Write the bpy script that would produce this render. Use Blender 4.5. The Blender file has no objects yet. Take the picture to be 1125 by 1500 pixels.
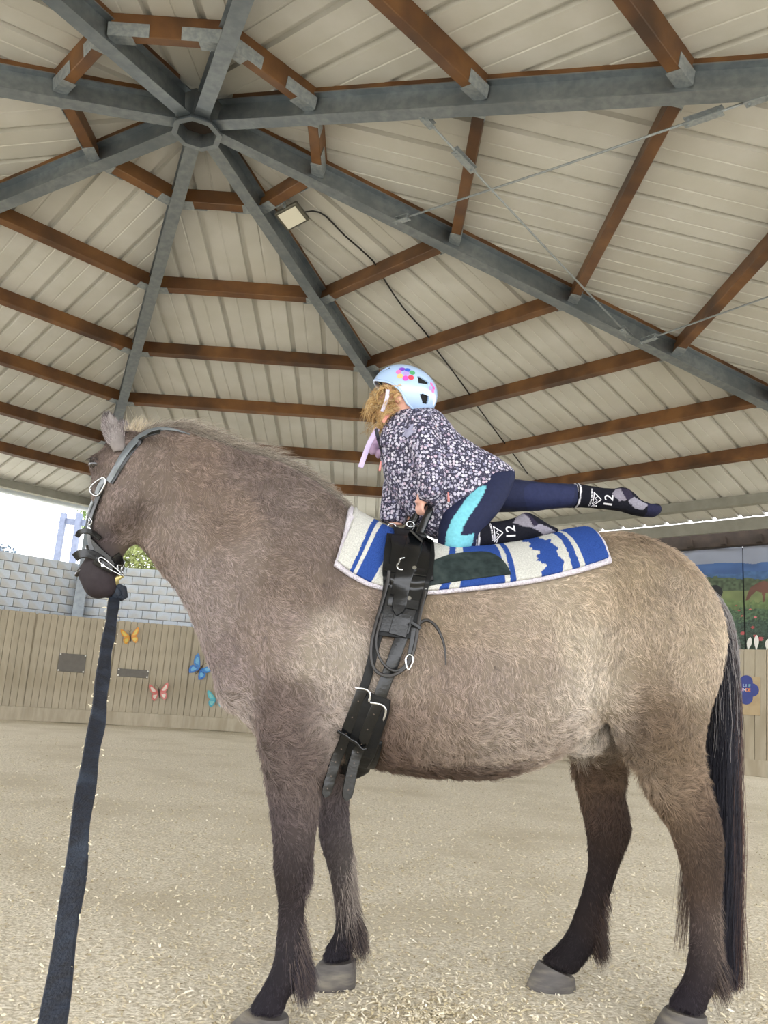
import bpy, bmesh, math, random
import numpy as np
from mathutils import Vector, Matrix, Quaternion
from mathutils.bvhtree import BVHTree

S = bpy.context.scene
COL = S.collection
PI = math.pi
rng = np.random.default_rng(7)

# ------------------------------------------------------------------ camera
FPX, PITCH, ROLL = 1162.33, 0.2231, 0.0692
CAM = np.array([2.0537, -6.6874, 0.95])
F_ = np.array([0, math.cos(PITCH), math.sin(PITCH)])
U0_ = np.array([0, -math.sin(PITCH), math.cos(PITCH)])
R0_ = np.array([1.0, 0, 0])
R_ = math.cos(ROLL) * R0_ + math.sin(ROLL) * U0_
U_ = -math.sin(ROLL) * R0_ + math.cos(ROLL) * U0_
cd = bpy.data.cameras.new('camera')
cam = bpy.data.objects.new('camera', cd)
COL.objects.link(cam)
cd.sensor_fit = 'VERTICAL'
cd.sensor_height = 36.0
cd.lens = FPX / 1500 * 36.0
cd.clip_end = 300
m = Matrix.Identity(4)
for i in range(3):
    m[i][0], m[i][1], m[i][2], m[i][3] = R_[i], U_[i], -F_[i], CAM[i]
cam.matrix_world = m
S.camera = cam

# ------------------------------------------------------------------ sky and exposure: a bright overcast day outside an open-sided hall
w = bpy.data.worlds.new('world')
S.world = w
w.use_nodes = True
nt = w.node_tree
bg = nt.nodes['Background']
tc = nt.nodes.new('ShaderNodeTexCoord')
sx = nt.nodes.new('ShaderNodeSeparateXYZ')
nt.links.new(tc.outputs['Generated'], sx.inputs[0])
rmp = nt.nodes.new('ShaderNodeValToRGB')
nt.links.new(sx.outputs[2], rmp.inputs[0])
rmp.color_ramp.elements[0].position = 0.0
rmp.color_ramp.elements[0].color = (0.93, 0.95, 1.0, 1)
rmp.color_ramp.elements[1].position = 0.9
rmp.color_ramp.elements[1].color = (1.0, 1.0, 1.0, 1)
nt.links.new(rmp.outputs[0], bg.inputs[0])
bg.inputs[1].default_value = 2.6
S.view_settings.view_transform = 'Standard'
S.view_settings.look = 'None'
S.view_settings.gamma = 1.0
S.view_settings.use_curve_mapping = False
S.view_settings.exposure = 1.0
S.cycles.max_bounces = 8
S.cycles.diffuse_bounces = 5
S.cycles.use_denoising = True

# ------------------------------------------------------------------ helpers
def ray(x, y):
    return F_ + R_ * ((x - 562.5) / FPX) - U_ * ((y - 750) / FPX)

def on_plane(x, y, n, d):
    n = np.asarray(n, float)
    r = ray(x, y)
    return CAM + r * ((d - n @ CAM) / (n @ r))

def tag(o, label=None, cat=None, group=None, kind=None):
    if label: o['label'] = label
    if cat: o['category'] = cat
    if group: o['group'] = group
    if kind: o['kind'] = kind
    return o

def empty(name, loc, label=None, cat=None, group=None, kind=None):
    o = bpy.data.objects.new(name, None)
    COL.objects.link(o)
    o.location = Vector(loc)
    o.empty_display_size = 0.1
    return tag(o, label, cat, group, kind)

def world_loc(o):
    v = Vector((0, 0, 0))
    while o is not None:
        v = v + o.location
        o = o.parent
    return v

def link_mesh(name, me, parent=None, mat=None, origin=None):
    o = bpy.data.objects.new(name, me)
    COL.objects.link(o)
    if mat is not None and not me.materials:
        for mm in (mat if isinstance(mat, (list, tuple)) else [mat]):
            me.materials.append(mm)
    if parent is not None:
        o.parent = parent
    if origin is not None:
        o.location = Vector(origin)
    return o

class MB:
    """collects shapes in world space; build() links them as one mesh object"""
    def __init__(s):
        s.v, s.f, s.mi, s.cur = [], [], [], 0
    def add(s, verts, faces):
        b = len(s.v)
        s.v.extend([tuple(map(float, p)) for p in verts])
        for f in faces:
            s.f.append(tuple(b + i for i in f))
            s.mi.append(s.cur)
        return s
    def hexa(s, c):  # 8 corners: bottom 0-3, top 4-7
        return s.add(c, [(0, 3, 2, 1), (4, 5, 6, 7), (0, 1, 5, 4), (1, 2, 6, 5), (2, 3, 7, 6), (3, 0, 4, 7)])
    def box(s, c, size, ax=None, bev=0.0):
        """box with centre c, full sizes, axes ax (3 unit vectors); bev chamfers all long edges of the second/third axis section"""
        c = np.asarray(c, float)
        ax = np.eye(3) if ax is None else np.asarray(ax, float)
        h = np.asarray(size, float) / 2
        if bev <= 0:
            P = []
            for z in (-1, 1):
                for x, y in ((-1, -1), (1, -1), (1, 1), (-1, 1)):
                    P.append(c + ax[0] * x * h[0] + ax[1] * y * h[1] + ax[2] * z * h[2])
            return s.hexa(P)
        b = bev
        sec = [(-h[1] + b, -h[2]), (h[1] - b, -h[2]), (h[1], -h[2] + b), (h[1], h[2] - b),
               (h[1] - b, h[2]), (-h[1] + b, h[2]), (-h[1], h[2] - b), (-h[1], -h[2] + b)]
        P = []
        for x, k in ((-h[0], 0), (-h[0] + b, 1), (h[0] - b, 1), (h[0], 0)):
            for (y, z) in sec:
                q = 1.0 if k else 1 - b / max(h[1], h[2])
                P.append(c + ax[0] * x + ax[1] * y * q + ax[2] * z * q)
        n = 8
        Fc = [tuple(range(n - 1, -1, -1)), tuple(range(3 * n, 4 * n))]
        for i in range(3):
            for j in range(n):
                Fc.append((i * n + j, i * n + (j + 1) % n, (i + 1) * n + (j + 1) % n, (i + 1) * n + j))
        return s.add(P, Fc)
    def prism(s, poly, d):
        """polygon (3-d points) extruded by vector d"""
        n = len(poly)
        poly = [np.asarray(p, float) for p in poly]
        P = poly + [p + np.asarray(d, float) for p in poly]
        Fc = [tuple(range(n - 1, -1, -1)), tuple(range(n, 2 * n))]
        for j in range(n):
            Fc.append((j, (j + 1) % n, n + (j + 1) % n, n + j))
        return s.add(P, Fc)
    def tube(s, pts, r, n=8, closed=False, caps=True):
        pts = [np.asarray(p, float) for p in pts]
        m_ = len(pts)
        rs = r if hasattr(r, '__len__') else [r] * m_
        up = None
        P = []
        for i in range(m_):
            a = pts[(i - 1) % m_] if (closed or i > 0) else pts[i]
            b = pts[(i + 1) % m_] if (closed or i < m_ - 1) else pts[i]
            t = b - a
            t = t / (np.linalg.norm(t) + 1e-12)
            if up is None:
                up = np.array([0, 0, 1.0]) if abs(t[2]) < 0.9 else np.array([1.0, 0, 0])
            u = up - t * (up @ t)
            u /= np.linalg.norm(u) + 1e-12
            up = u
            v = np.cross(t, u)
            for j in range(n):
                an = 2 * PI * j / n
                P.append(pts[i] + rs[i] * (u * math.cos(an) + v * math.sin(an)))
        Fc = []
        for i in range(m_ if closed else m_ - 1):
            i2 = (i + 1) % m_
            for j in range(n):
                Fc.append((i * n + j, i * n + (j + 1) % n, i2 * n + (j + 1) % n, i2 * n + j))
        if caps and not closed:
            Fc.append(tuple(range(n - 1, -1, -1)))
            Fc.append(tuple((m_ - 1) * n + j for j in range(n)))
        return s.add(P, Fc)
    def loft(s, rings, caps=True):
        n = len(rings[0])
        P = [p for r in rings for p in r]
        Fc = []
        for i in range(len(rings) - 1):
            for j in range(n):
                Fc.append((i * n + j, i * n + (j + 1) % n, (i + 1) * n + (j + 1) % n, (i + 1) * n + j))
        if caps:
            Fc.append(tuple(range(n - 1, -1, -1)))
            Fc.append(tuple((len(rings) - 1) * n + j for j in range(n)))
        return s.add(P, Fc)
    def ellip(s, c, a, b, d, nu=16, nv=10):
        """ellipsoid with semi-axis vectors a, b, d"""
        c, a, b, d = [np.asarray(q, float) for q in (c, a, b, d)]
        rings = []
        for i in range(nv + 1):
            th = PI * (i + 0.02 * (i == 0) - 0.02 * (i == nv)) / nv
            rings.append([c + d * -math.cos(th) + math.sin(th) * (a * math.cos(2 * PI * j / nu) + b * math.sin(2 * PI * j / nu)) for j in range(nu)])
        return s.loft(rings)
    def strip(s, pts, nrm, w, t):
        """flat strap: pts centre line, nrm normals, w width, t thickness"""
        pts = [np.asarray(p, float) for p in pts]
        m_ = len(pts)
        ws = w if hasattr(w, '__len__') else [w] * m_
        rings = []
        for i in range(m_):
            tg = pts[min(i + 1, m_ - 1)] - pts[max(i - 1, 0)]
            nn = np.asarray(nrm[i], float)
            tg /= np.linalg.norm(tg) + 1e-12
            nn = nn - tg * (nn @ tg)
            nn /= np.linalg.norm(nn) + 1e-12
            sd = np.cross(tg, nn)
            h, e = ws[i] / 2, min(t * 0.4, ws[i] * 0.2)
            sec = [(-h, 0), (-h, t - e), (-h + e, t), (h - e, t), (h, t - e), (h, 0)]
            rings.append([pts[i] + sd * a + nn * b for a, b in sec])
        return s.loft(rings)
    def build(s, name, mat, parent=None, smooth=False, origin=None, label=None, cat=None, group=None, kind=None, col=None, angle=None):
        if parent is not None:
            o0 = world_loc(parent)
            if origin is not None:
                off = Vector(origin)
            else:
                off = o0
        else:
            off = Vector(origin) if origin is not None else Vector((0, 0, 0))
        me = bpy.data.meshes.new(name)
        V = np.asarray(s.v, float) - np.array(off)
        me.from_pydata([tuple(p) for p in V], [], s.f)
        if s.mi and max(s.mi) > 0:
            me.polygons.foreach_set('material_index', s.mi)
        if col is not None:
            a = me.color_attributes.new('Col', 'FLOAT_COLOR', 'POINT')
            c4 = np.ones((len(s.v), 4), np.float32)
            c4[:, :3] = col
            a.data.foreach_set('color', c4.ravel())
        if smooth:
            me.polygons.foreach_set('use_smooth', [True] * len(s.f))
        me.update()
        bm = bmesh.new()
        bm.from_mesh(me)
        bmesh.ops.recalc_face_normals(bm, faces=bm.faces)
        bm.to_mesh(me)
        bm.free()
        if angle is not None:
            me.set_sharp_from_angle(angle=math.radians(angle))
        o = link_mesh(name, me, parent, mat)
        if origin is not None:
            o.location = Vector(origin) - (world_loc(parent) if parent is not None else Vector((0, 0, 0)))
        return tag(o, label, cat, group, kind)

def hexcol(h):
    h = h.lstrip('#')
    c = [int(h[i:i + 2], 16) / 255 for i in (0, 2, 4)]
    return tuple((x / 12.92 if x <= 0.04045 else ((x + 0.055) / 1.055) ** 2.4) for x in c)

def mat(name, c1, c2=None, rough=0.6, metal=0.0, scale=8.0, detail=6.0, stretch=(1, 1, 1), bump=0.0, bscale=None, lo=0.35, hi=0.65,
        attr=None, spec=0.5, c3=None, sscale=1.0, sheen=0.0, coat=0.0, coord='Object'):
    """procedural material: two colours mixed by noise (optionally a third as large stains), fine bump"""
    M = bpy.data.materials.new(name)
    M.use_nodes = True
    n, l = M.node_tree.nodes, M.node_tree.links
    b = n['Principled BSDF']
    b.inputs['Roughness'].default_value = rough
    b.inputs['Metallic'].default_value = metal
    b.inputs['Specular IOR Level'].default_value = spec
    if sheen: b.inputs['Sheen Weight'].default_value = sheen
    if coat: b.inputs['Coat Weight'].default_value = coat
    c1 = hexcol(c1) if isinstance(c1, str) else c1
    tcn = n.new('ShaderNodeTexCoord')
    mp = n.new('ShaderNodeMapping')
    mp.inputs['Scale'].default_value = stretch
    l.new(tcn.outputs[coord], mp.inputs[0])
    def noise(sc, dt=6.0):
        x = n.new('ShaderNodeTexNoise')
        x.inputs['Scale'].default_value = sc
        x.inputs['Detail'].default_value = dt
        l.new(mp.outputs[0], x.inputs['Vector'])
        return x
    if attr:
        a = n.new('ShaderNodeAttribute')
        a.attribute_name = attr
        src = a.outputs['Color']
        if c2 is not None:   # c2: strength of the tone variation
            nz = noise(scale, detail)
            mr = n.new('ShaderNodeMapRange')
            mr.inputs[1].default_value, mr.inputs[2].default_value = 0.3, 0.7
            mr.inputs[3].default_value, mr.inputs[4].default_value = 1 - c2, 1 + c2
            l.new(nz.outputs[0], mr.inputs[0])
            mx = n.new('ShaderNodeVectorMath')
            mx.operation = 'SCALE'
            l.new(src, mx.inputs[0])
            l.new(mr.outputs[0], mx.inputs['Scale'])
            src = mx.outputs[0]
        l.new(src, b.inputs['Base Color'])
    elif c2 is None:
        b.inputs['Base Color'].default_value = (*c1, 1)
    else:
        c2 = hexcol(c2) if isinstance(c2, str) else c2
        nz = noise(scale, detail)
        cr = n.new('ShaderNodeValToRGB')
        cr.color_ramp.elements[0].position, cr.color_ramp.elements[1].position = lo, hi
        cr.color_ramp.elements[0].color, cr.color_ramp.elements[1].color = (*c1, 1), (*c2, 1)
        l.new(nz.outputs[0], cr.inputs[0])
        out = cr.outputs[0]
        if c3 is not None:
            c3 = hexcol(c3) if isinstance(c3, str) else c3
            nz2 = noise(sscale, 3.0)
            r2 = n.new('ShaderNodeMapRange')
            r2.inputs[1].default_value, r2.inputs[2].default_value = 0.48, 0.7
            l.new(nz2.outputs[0], r2.inputs[0])
            mx = n.new('ShaderNodeMix')
            mx.data_type = 'RGBA'
            l.new(r2.outputs[0], mx.inputs[0])
            l.new(out, mx.inputs[6])
            mx.inputs[7].default_value = (*c3, 1)
            out = mx.outputs[2]
        l.new(out, b.inputs['Base Color'])
    if bump > 0:
        nb = noise(bscale or scale * 3, 8.0)
        bp = n.new('ShaderNodeBump')
        bp.inputs['Strength'].default_value = bump
        bp.inputs['Distance'].default_value = 0.02
        l.new(nb.outputs[0], bp.inputs['Height'])
        l.new(bp.outputs[0], b.inputs['Normal'])
    return M

def vary(M, amount=0.12):
    """per-piece tone change, so neighbouring boards differ like the real ones"""
    n, l = M.node_tree.nodes, M.node_tree.links
    b = n['Principled BSDF']
    src = b.inputs['Base Color'].links[0].from_socket
    oi = n.new('ShaderNodeObjectInfo')
    mr = n.new('ShaderNodeMapRange')
    mr.inputs[3].default_value, mr.inputs[4].default_value = 1 - amount, 1 + amount
    l.new(oi.outputs['Random'], mr.inputs[0])
    mx = n.new('ShaderNodeVectorMath')
    mx.operation = 'SCALE'
    l.new(src, mx.inputs[0])
    l.new(mr.outputs[0], mx.inputs['Scale'])
    l.new(mx.outputs[0], b.inputs['Base Color'])
    return M

def unit(v):
    v = np.asarray(v, float)
    return v / (np.linalg.norm(v) + 1e-12)

def catmull(P, n):
    """smooth curve through rows of P, n samples per span"""
    P = np.asarray(P, float)
    out = []
    for i in range(len(P) - 1):
        p0 = P[i - 1] if i > 0 else 2 * P[i] - P[i + 1]
        p3 = P[i + 2] if i + 2 < len(P) else 2 * P[i + 1] - P[i]
        p1, p2 = P[i], P[i + 1]
        for k in range(n):
            t = k / n
            out.append(0.5 * ((2 * p1) + (-p0 + p2) * t + (2 * p0 - 5 * p1 + 4 * p2 - p3) * t * t + (-p0 + 3 * p1 - 3 * p2 + p3) * t ** 3))
    out.append(P[-1])
    return np.array(out)

ZV = np.array([0, 0, 1.0])

# ------------------------------------------------------------------ materials of the hall
M_panel = mat('cream_roof_sheet', '#c8c7c3', '#c0bfb9', rough=0.45, scale=3, c3='#b8b6ae', sscale=0.6)
vary(M_panel, 0.04)
M_steel = mat('galvanised_steel', '#868d94', '#989fa4', rough=0.42, metal=0.85, scale=14, detail=9, bump=0.03, c3='#7a828a', sscale=1.5)
M_steel_d = mat('galvanised_bracket', '#8c949a', '#a3a9ad', rough=0.45, metal=0.4, scale=30)
M_timber = mat('stained_timber', '#573820', '#75502c', rough=0.5, scale=3.0, stretch=(1, 1, 1), bump=0.15, c3='#3f2817', sscale=1.6)
vary(M_timber, 0.15)
M_plank = mat('taupe_board', '#a69c87', '#b4aa96', rough=0.75, scale=5, stretch=(3, 3, 0.6), c3='#998e77', sscale=1.2, bump=0.1)
vary(M_plank, 0.07)
M_gap = mat('dark_backing', '#4a4336', '#565042', rough=0.9)
M_block = mat('grey_sand_lime_block', '#d0dae6', '#dae2ec', rough=0.85, scale=30, c3='#cbc6bb', sscale=2.0, bump=0.2)
vary(M_block, 0.05)
M_mortar = mat('mortar', '#6e7072', '#7c7d7e', rough=0.95, scale=40)
M_dark_wood = mat('dark_timber', '#2a211b', '#3a2e26', rough=0.8, scale=5)
M_eave = mat('grey_eave_steel', '#84837a', '#8f8e85', rough=0.6, scale=6)
M_gutter = mat('pale_gutter', '#c3ccd6', '#ccd4dd', rough=0.5)
M_sand = mat('woodchip_sand', '#bdb39d', '#ece4d2', rough=0.95, scale=70, detail=12, c3='#c6bca6', sscale=0.9, bump=0.6, bscale=70, spec=0.1)
M_white = mat('white_paint', '#e6e6e0', '#d8d8d2', rough=0.6)
M_black = mat('black_plastic', '#16171a', '#1d1e22', rough=0.5)
M_plaque = mat('dark_plate', '#5e5a52', '#67625a', rough=0.5, scale=12)
M_screw = mat('bright_screw', '#cfccc2', None, rough=0.35, metal=0.6)

# ------------------------------------------------------------------ floor and ground
PHI0 = -0.3894388666556626
HUBZ, SLOPE, U5 = 6.15, 0.17594, 5.2
RINGS = [1.235, 2.831, 4.397, 5.941, 7.533, 9.053]
KS = SLOPE / math.cos(PI / 8)
T8 = math.tan(PI / 8)
def bd(k):
    a = PHI0 + (k - 3) * PI / 4
    return np.array([math.cos(a), math.sin(a), 0.0])
def sec_axes(k):
    a = PHI0 + (k + 0.5 - 3) * PI / 4
    n = np.array([math.cos(a), math.sin(a), 0.0])
    return n, np.array([n[1], -n[0], 0.0])     # outward, and rightwards seen from inside
def roof_z(A):
    return HUBZ + 0.295 - KS * A

def floor_h(x, y):
    h = 0.012 * np.sin(2.1 * x + 1.3 * y) + 0.010 * np.sin(-3.3 * x + 2.7 * y + 1.0) + 0.006 * np.sin(6.1 * x + 5.2 * y) + 0.004 * np.sin(11 * x - 9 * y)
    return h * 0.35 - 0.006
fl = MB()
NX = 150
xs = np.linspace(-13, 15, NX)
ys = np.linspace(-13, 13, NX)
# denser rows close to the horse
xs = np.sort(np.concatenate([xs, np.linspace(0.6, 4.4, 120)]))
ys = np.sort(np.concatenate([ys, np.linspace(-5.2, -2.2, 120)]))
X, Y = np.meshgrid(xs, ys)
Z = floor_h(X, Y)
V = np.stack([X, Y, Z], -1).reshape(-1, 3)
nx = len(xs)
Fq = [(j * nx + i, j * nx + i + 1, (j + 1) * nx + i + 1, (j + 1) * nx + i) for j in range(len(ys) - 1) for i in range(nx - 1)]
fl.add(V, Fq)
fl.build('floor', M_sand, smooth=True, kind='structure', label='pale sand and woodchip riding surface of the round hall')
g = MB()
g.add([(-90, -90, -0.12), (90, -90, -0.12), (90, 90, -0.12), (-90, 90, -0.12)], [(0, 1, 2, 3)])
g.build('ground', mat('outside_ground', '#b9b7a8', '#c9c6b6', rough=0.9, scale=0.6), kind='structure')

# ------------------------------------------------------------------ roof: octagonal frame, purlins, sheets
ceiling = empty('ceiling', (0, 0, HUBZ), 'octagonal roof of cream sheets on brown purlins and grey steel rafters', kind='structure')
# sheets
PW = 0.445
for k in range(1, 9):
    n, t = sec_axes(k)
    A_EAVE = 10.8 if k == 4 else 10.35
    xmax = A_EAVE * T8
    npan = int(math.ceil(xmax / PW))
    for i in range(-npan, npan):
        x0 = i * PW + 0.12
        prof = [(0, 0), (0.010, 0.045), (0.062, 0.045), (0.072, 0), (0.235, 0), (0.241, 0.007), (0.255, 0.007), (0.261, 0), (PW, 0)]
        if i < 0 and x0 + PW > 0:
            prof.insert(6, (-x0, 0.0)) if False else None
        bottom, top = [], []
        for dx, dz in prof:
            x = x0 + dx
            a0 = max(abs(x) / T8 - 0.02, 0.20)
            if a0 > A_EAVE - 0.02:
                a0 = A_EAVE - 0.02
            zt = lambda a: roof_z(a) + dz
            bottom.append(n * a0 + t * x + ZV * zt(a0))
            top.append(n * A_EAVE + t * x + ZV * zt(A_EAVE))
        m_ = len(prof)
        if all(np.linalg.norm(b - a) < 0.05 for a, b in zip(bottom, top)):
            continue
        up = np.array([0, 0, 0.004])
        P = bottom + top + [p + up for p in bottom] + [p + up for p in top]
        Fc = [(j, m_ + j, m_ + j + 1, j + 1) for j in range(m_ - 1)]
        Fc += [(2 * m_ + j, 2 * m_ + j + 1, 3 * m_ + j + 1, 3 * m_ + j) for j in range(m_ - 1)]
        Fc += [(m_ + j, 3 * m_ + j, 3 * m_ + j + 1, m_ + j + 1) for j in range(m_ - 1)]
        mb = MB()
        mb.add(P, Fc)
        mb.build('roof_panel', M_panel, ceiling)
# steel rafters with batten and purlin shoes
R_OUT = 10.9
hw, fl_t, dep = 0.070, 0.012, 0.235
def slope_axes(d):
    e = unit(np.array([d[0], d[1], -SLOPE]))
    s_ = unit(np.cross(ZV, d))
    u_ = np.cross(e, s_)
    return e, s_, u_ if u_[2] > 0 else -u_
for k in range(1, 9):
    d = bd(k)
    e, sd, up = slope_axes(d)
    def P(r, dz=0.0):
        return np.array([d[0] * r, d[1] * r, HUBZ - SLOPE * r + dz])
    r0 = 0.21
    c, L = (P(r0) + P(R_OUT)) / 2, np.linalg.norm(P(R_OUT) - P(r0))
    b = MB()
    b.box(c + up * fl_t / 2, (L, 2 * hw, fl_t), (e, sd, up))
    b.box(c + up * dep / 2, (L, 0.009, dep - 2 * fl_t), (e, sd, up))
    b.box(c + up * (dep - fl_t / 2), (L, 2 * hw, fl_t), (e, sd, up))
    beam = b.build('steel_rafter', M_steel, ceiling)
    b = MB()
    b.box(c + up * (dep + 0.029), (L - 0.3, 0.12, 0.058), (e, sd, up), bev=0.004)
    b.build('batten', M_timber, ceiling)
    for r in RINGS:
        for sgn, kk in ((1, k), (-1, (k - 2) % 8 + 1)):
            nn, tt = sec_axes(kk)
            base = P(r, 0.102)
            ax = tt if (tt @ sd) * sgn > 0 else -tt
            ln = 0.34 if r < 2 else 0.24
            # shoe: a plate under the purlin end and a cheek on its outer side
            q = MB()
            nu = unit(nn - ZV * KS)
            ww = np.cross(ax, nu)
            ww = ww if ww[2] > 0 else -ww
            q.box(base + ax * 0.10 - ww * 0.004, (0.20, 0.12, 0.008), (ax, nu, ww))
            q.box(base + ax * (ln / 2) + nu * 0.058 + ww * 0.05, (ln, 0.006, 0.11), (ax, nu, ww))
            q.build('purlin_shoe', M_steel_d, beam)
for ri, r in enumerate(RINGS):
    for k in range(1, 9):
        a, b_ = bd(k) * r, bd(k % 8 + 1) * r
        z = HUBZ - SLOPE * r + 0.104
        a, b_ = a + ZV * z, b_ + ZV * z
        tt = unit(b_ - a)
        nn, _ = sec_axes(k)
        nu = unit(nn - ZV * KS)
        up = np.cross(tt, nu)
        up = up if up[2] > 0 else -up
        L = np.linalg.norm(b_ - a) - 0.04
        q = MB()
        q.box((a + b_) / 2 + up * 0.095, (L, 0.105, 0.19), (tt, nu, up), bev=0.006)
        q.build('purlin', M_timber, ceiling)
# eave channel (grey), outer gutter
for k in range(1, 9):
    n, t = sec_axes(k)
    A = 9.95
    L = 2 * A * T8
    nu = unit(n - ZV * KS)
    up = np.cross(t, nu)
    up = up if up[2] > 0 else -up
    q = MB()
    q.box(n * A + ZV * (roof_z(A) - 0.09), (L, 0.09, 0.17), (t, nu, up))
    q.build('eave_beam', M_eave, ceiling)
    A = 10.42
    q = MB()
    L = 2 * A * T8
    if k != 4:
        q.box(n * (A - 0.09) + ZV * (roof_z(A) + 0.045), (L, 0.05, 0.10), (t, n, ZV))
        q.box(n * A + ZV * (roof_z(A) - 0.03), (L, 0.13, 0.13), (t, n, ZV), bev=0.02)
        q.build('gutter', M_gutter, ceiling)
# hub: open octagonal steel tube with a dark disc added for the shade inside
ring = MB()
def octo(r, z):
    return [np.array([math.cos(PHI0 + PI / 8 + i * PI / 4) * r, math.sin(PHI0 + PI / 8 + i * PI / 4) * r, z]) for i in range(8)]
ring.loft([octo(0.215, HUBZ + 0.25), octo(0.215, HUBZ - 0.03), octo(0.245, HUBZ - 0.075), octo(0.245, HUBZ - 0.09), octo(0.19, HUBZ - 0.09), octo(0.19, HUBZ + 0.22)], caps=True)
hp_ = MB()
hp_.loft([octo(0.188, HUBZ + 0.06), octo(0.188, HUBZ + 0.07)])
hp_.build('hub_shade_disc', M_dark_wood, ceiling)
ring.build('hub_ring', M_steel, ceiling)
cap = MB()
cap.loft([octo(0.6, HUBZ + 0.235), octo(0.05, HUBZ + 0.33), octo(0.04, HUBZ + 0.345), octo(0.6, HUBZ + 0.25)])
cap.v = [(p[0], p[1], p[2] + .02) for p in cap.v]
cap.build('ridge_cap', M_panel, ceiling)
# posts under the rafters at the octagon corners
for k in range(3, 8):
    d = bd(k)
    sd = np.cross(ZV, d)
    r = 10.74
    h = HUBZ - SLOPE * r
    q = MB()
    for o_, sz in ((-0.075, (0.012, 0.21)), (0.075, (0.012, 0.21)), (0, (0.15, 0.01))):
        q.box(d * (r + o_) + ZV * h / 2, (sz[0], sz[1], h), (d, sd, ZV))
    q.box(d * r + ZV * 0.01, (0.3, 0.3, 0.02), (d, sd, ZV))
    q.build('steel_column', M_steel, kind='structure', label='galvanised steel column at a corner of the hall')

# tie rods of the bracing between the two right-hand rafters
def bp(k, r, dz=0.03):
    d = bd(k)
    return np.array([d[0] * r, d[1] * r, HUBZ - SLOPE * r + dz])
def tie(a, b_, plates, label):
    root = empty('tie_rod', a, label, 'tie rod', 'bracing rods under the roof')
    q = MB()
    q.tube([a, a + (b_ - a) * 0.5 - ZV * 0.012, b_], 0.010, 8)
    q.build('rod', M_steel_d, root, smooth=True)
    e = unit(b_ - a)
    sd = unit(np.cross(e, ZV))
    up = np.cross(sd, e)
    for t_, ln in plates:
        c = a + e * t_
        q = MB()
        for o_ in (-0.022, 0.022):
            q.box(c + up * o_, (ln, 0.065, 0.008), (e, sd, up))
        for t2 in (-ln / 2 + 0.03, ln / 2 - 0.03):
            q.tube([c + e * t2 - up * 0.04, c + e * t2 + up * 0.04], 0.013, 8)
        q.build('turnbuckle', M_steel_d, root)
a, b_ = bp(4, 2.12), bp(3, 5.05)
L = np.linalg.norm(b_ - a)
tie(a, b_, [(0.10, 0.22), (L - 0.12, 0.30), (L - 0.58, 0.30)], 'thin steel tie rod rising to the right, its long turnbuckle at the upper right end')
a, b_ = bp(3, 2.28), bp(4, 5.25)
L = np.linalg.norm(b_ - a)
tie(a, b_, [(0.12, 0.16), (0.66, 0.30), (L - 0.12, 0.26)], 'thin steel tie rod running down to the right, turnbuckles near its upper end')
a, b_ = bp(4, 5.38), bp(3, 8.3)
tie(a, b_, [(0.14, 0.26)], 'lowest thin steel tie rod, from the sloping rafter out at the right edge')

# floodlight under the first purlin, with its cable
P0 = bp(5, 1.28, -0.02)
dirc = ray(432, 318)
depth = (P0 - CAM) @ F_ - 0.05
FC = CAM + dirc * depth
nrm = unit(unit(CAM - FC) * 0.45 - ZV * 0.75)
dd = nrm @ FC
cl, ct, crr, cb = [on_plane(x, y, nrm, dd) for x, y in ((399, 317), (430, 300), (457, 321), (424, 338))]
e1 = unit(unit(ct - cl) + unit(crr - cb))
e2 = unit(np.cross(nrm, e1))
s1, s2 = (np.linalg.norm(ct - cl) + np.linalg.norm(crr - cb)) / 2, (np.linalg.norm(crr - ct) + np.linalg.norm(cb - cl)) / 2
fl_root = empty('floodlight', FC, 'grey floodlight with square glass hung beside the rafter above the child', 'floodlight')
q = MB()
c = (cl + ct + crr + cb) / 4
q.box(c - nrm * 0.03, (s1, s2, 0.05), (e1, e2, nrm), bev=0.008)
q.build('housing', mat('grey_lamp_housing', '#4c4a42', '#57554c', rough=0.5), fl_root)
q = MB()
q.box(c - nrm * 0.001, (s1 * 0.8, s2 * 0.8, 0.006), (e1, e2, nrm))
q.build('glass', mat('lamp_glass', '#d8d5c8', None, rough=0.15), fl_root, label='pale square glass')
q = MB()
for i in range(6):
    q.box(c - nrm * 0.085 + e1 * (i - 2.5) * s1 * 0.12, (0.008, s2 * 0.6, 0.06), (e1, e2, nrm))
q.build('cooling_fin', M_black, fl_root, kind='stuff')
q = MB()
top = c - nrm * 0.05 + ZV * 0.28 - e1 * 0.05
for sg in (-1, 1):
    a_ = c - nrm * 0.03 + e2 * sg * s2 * 0.54
    q.box((a_ + top + e2 * sg * s2 * 0.54) / 2 + 0 * a_, (np.linalg.norm(top - c), 0.006, 0.035), (unit(top - c), e2, np.cross(unit(top - c), e2)))
q.box(top, (0.05, s2 * 1.12, 0.006), (e1, e2, nrm))
q.build('bracket', M_steel_d, fl_root)
n4, t4 = sec_axes(4)
nroof = unit(n4 * KS + ZV)
droof = nroof @ np.array([0, 0, HUBZ + 0.295 - 0.03])
cab = [c - nrm * 0.06] + [on_plane(x, y, nroof, droof) for x, y in ((468, 311), (505, 345), (545, 381), (562, 408), (590, 450), (623, 487), (640, 513), (662, 542), (683, 571), (700, 596), (733, 641), (751, 664), (773, 694))]
q = MB()
q.tube(catmull(cab, 4), 0.010, 6)
o = q.build('power_cable', M_black, smooth=True)
tag(o, 'thin black cable running from the floodlight down across the cream roof sheets', 'cable')

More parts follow.
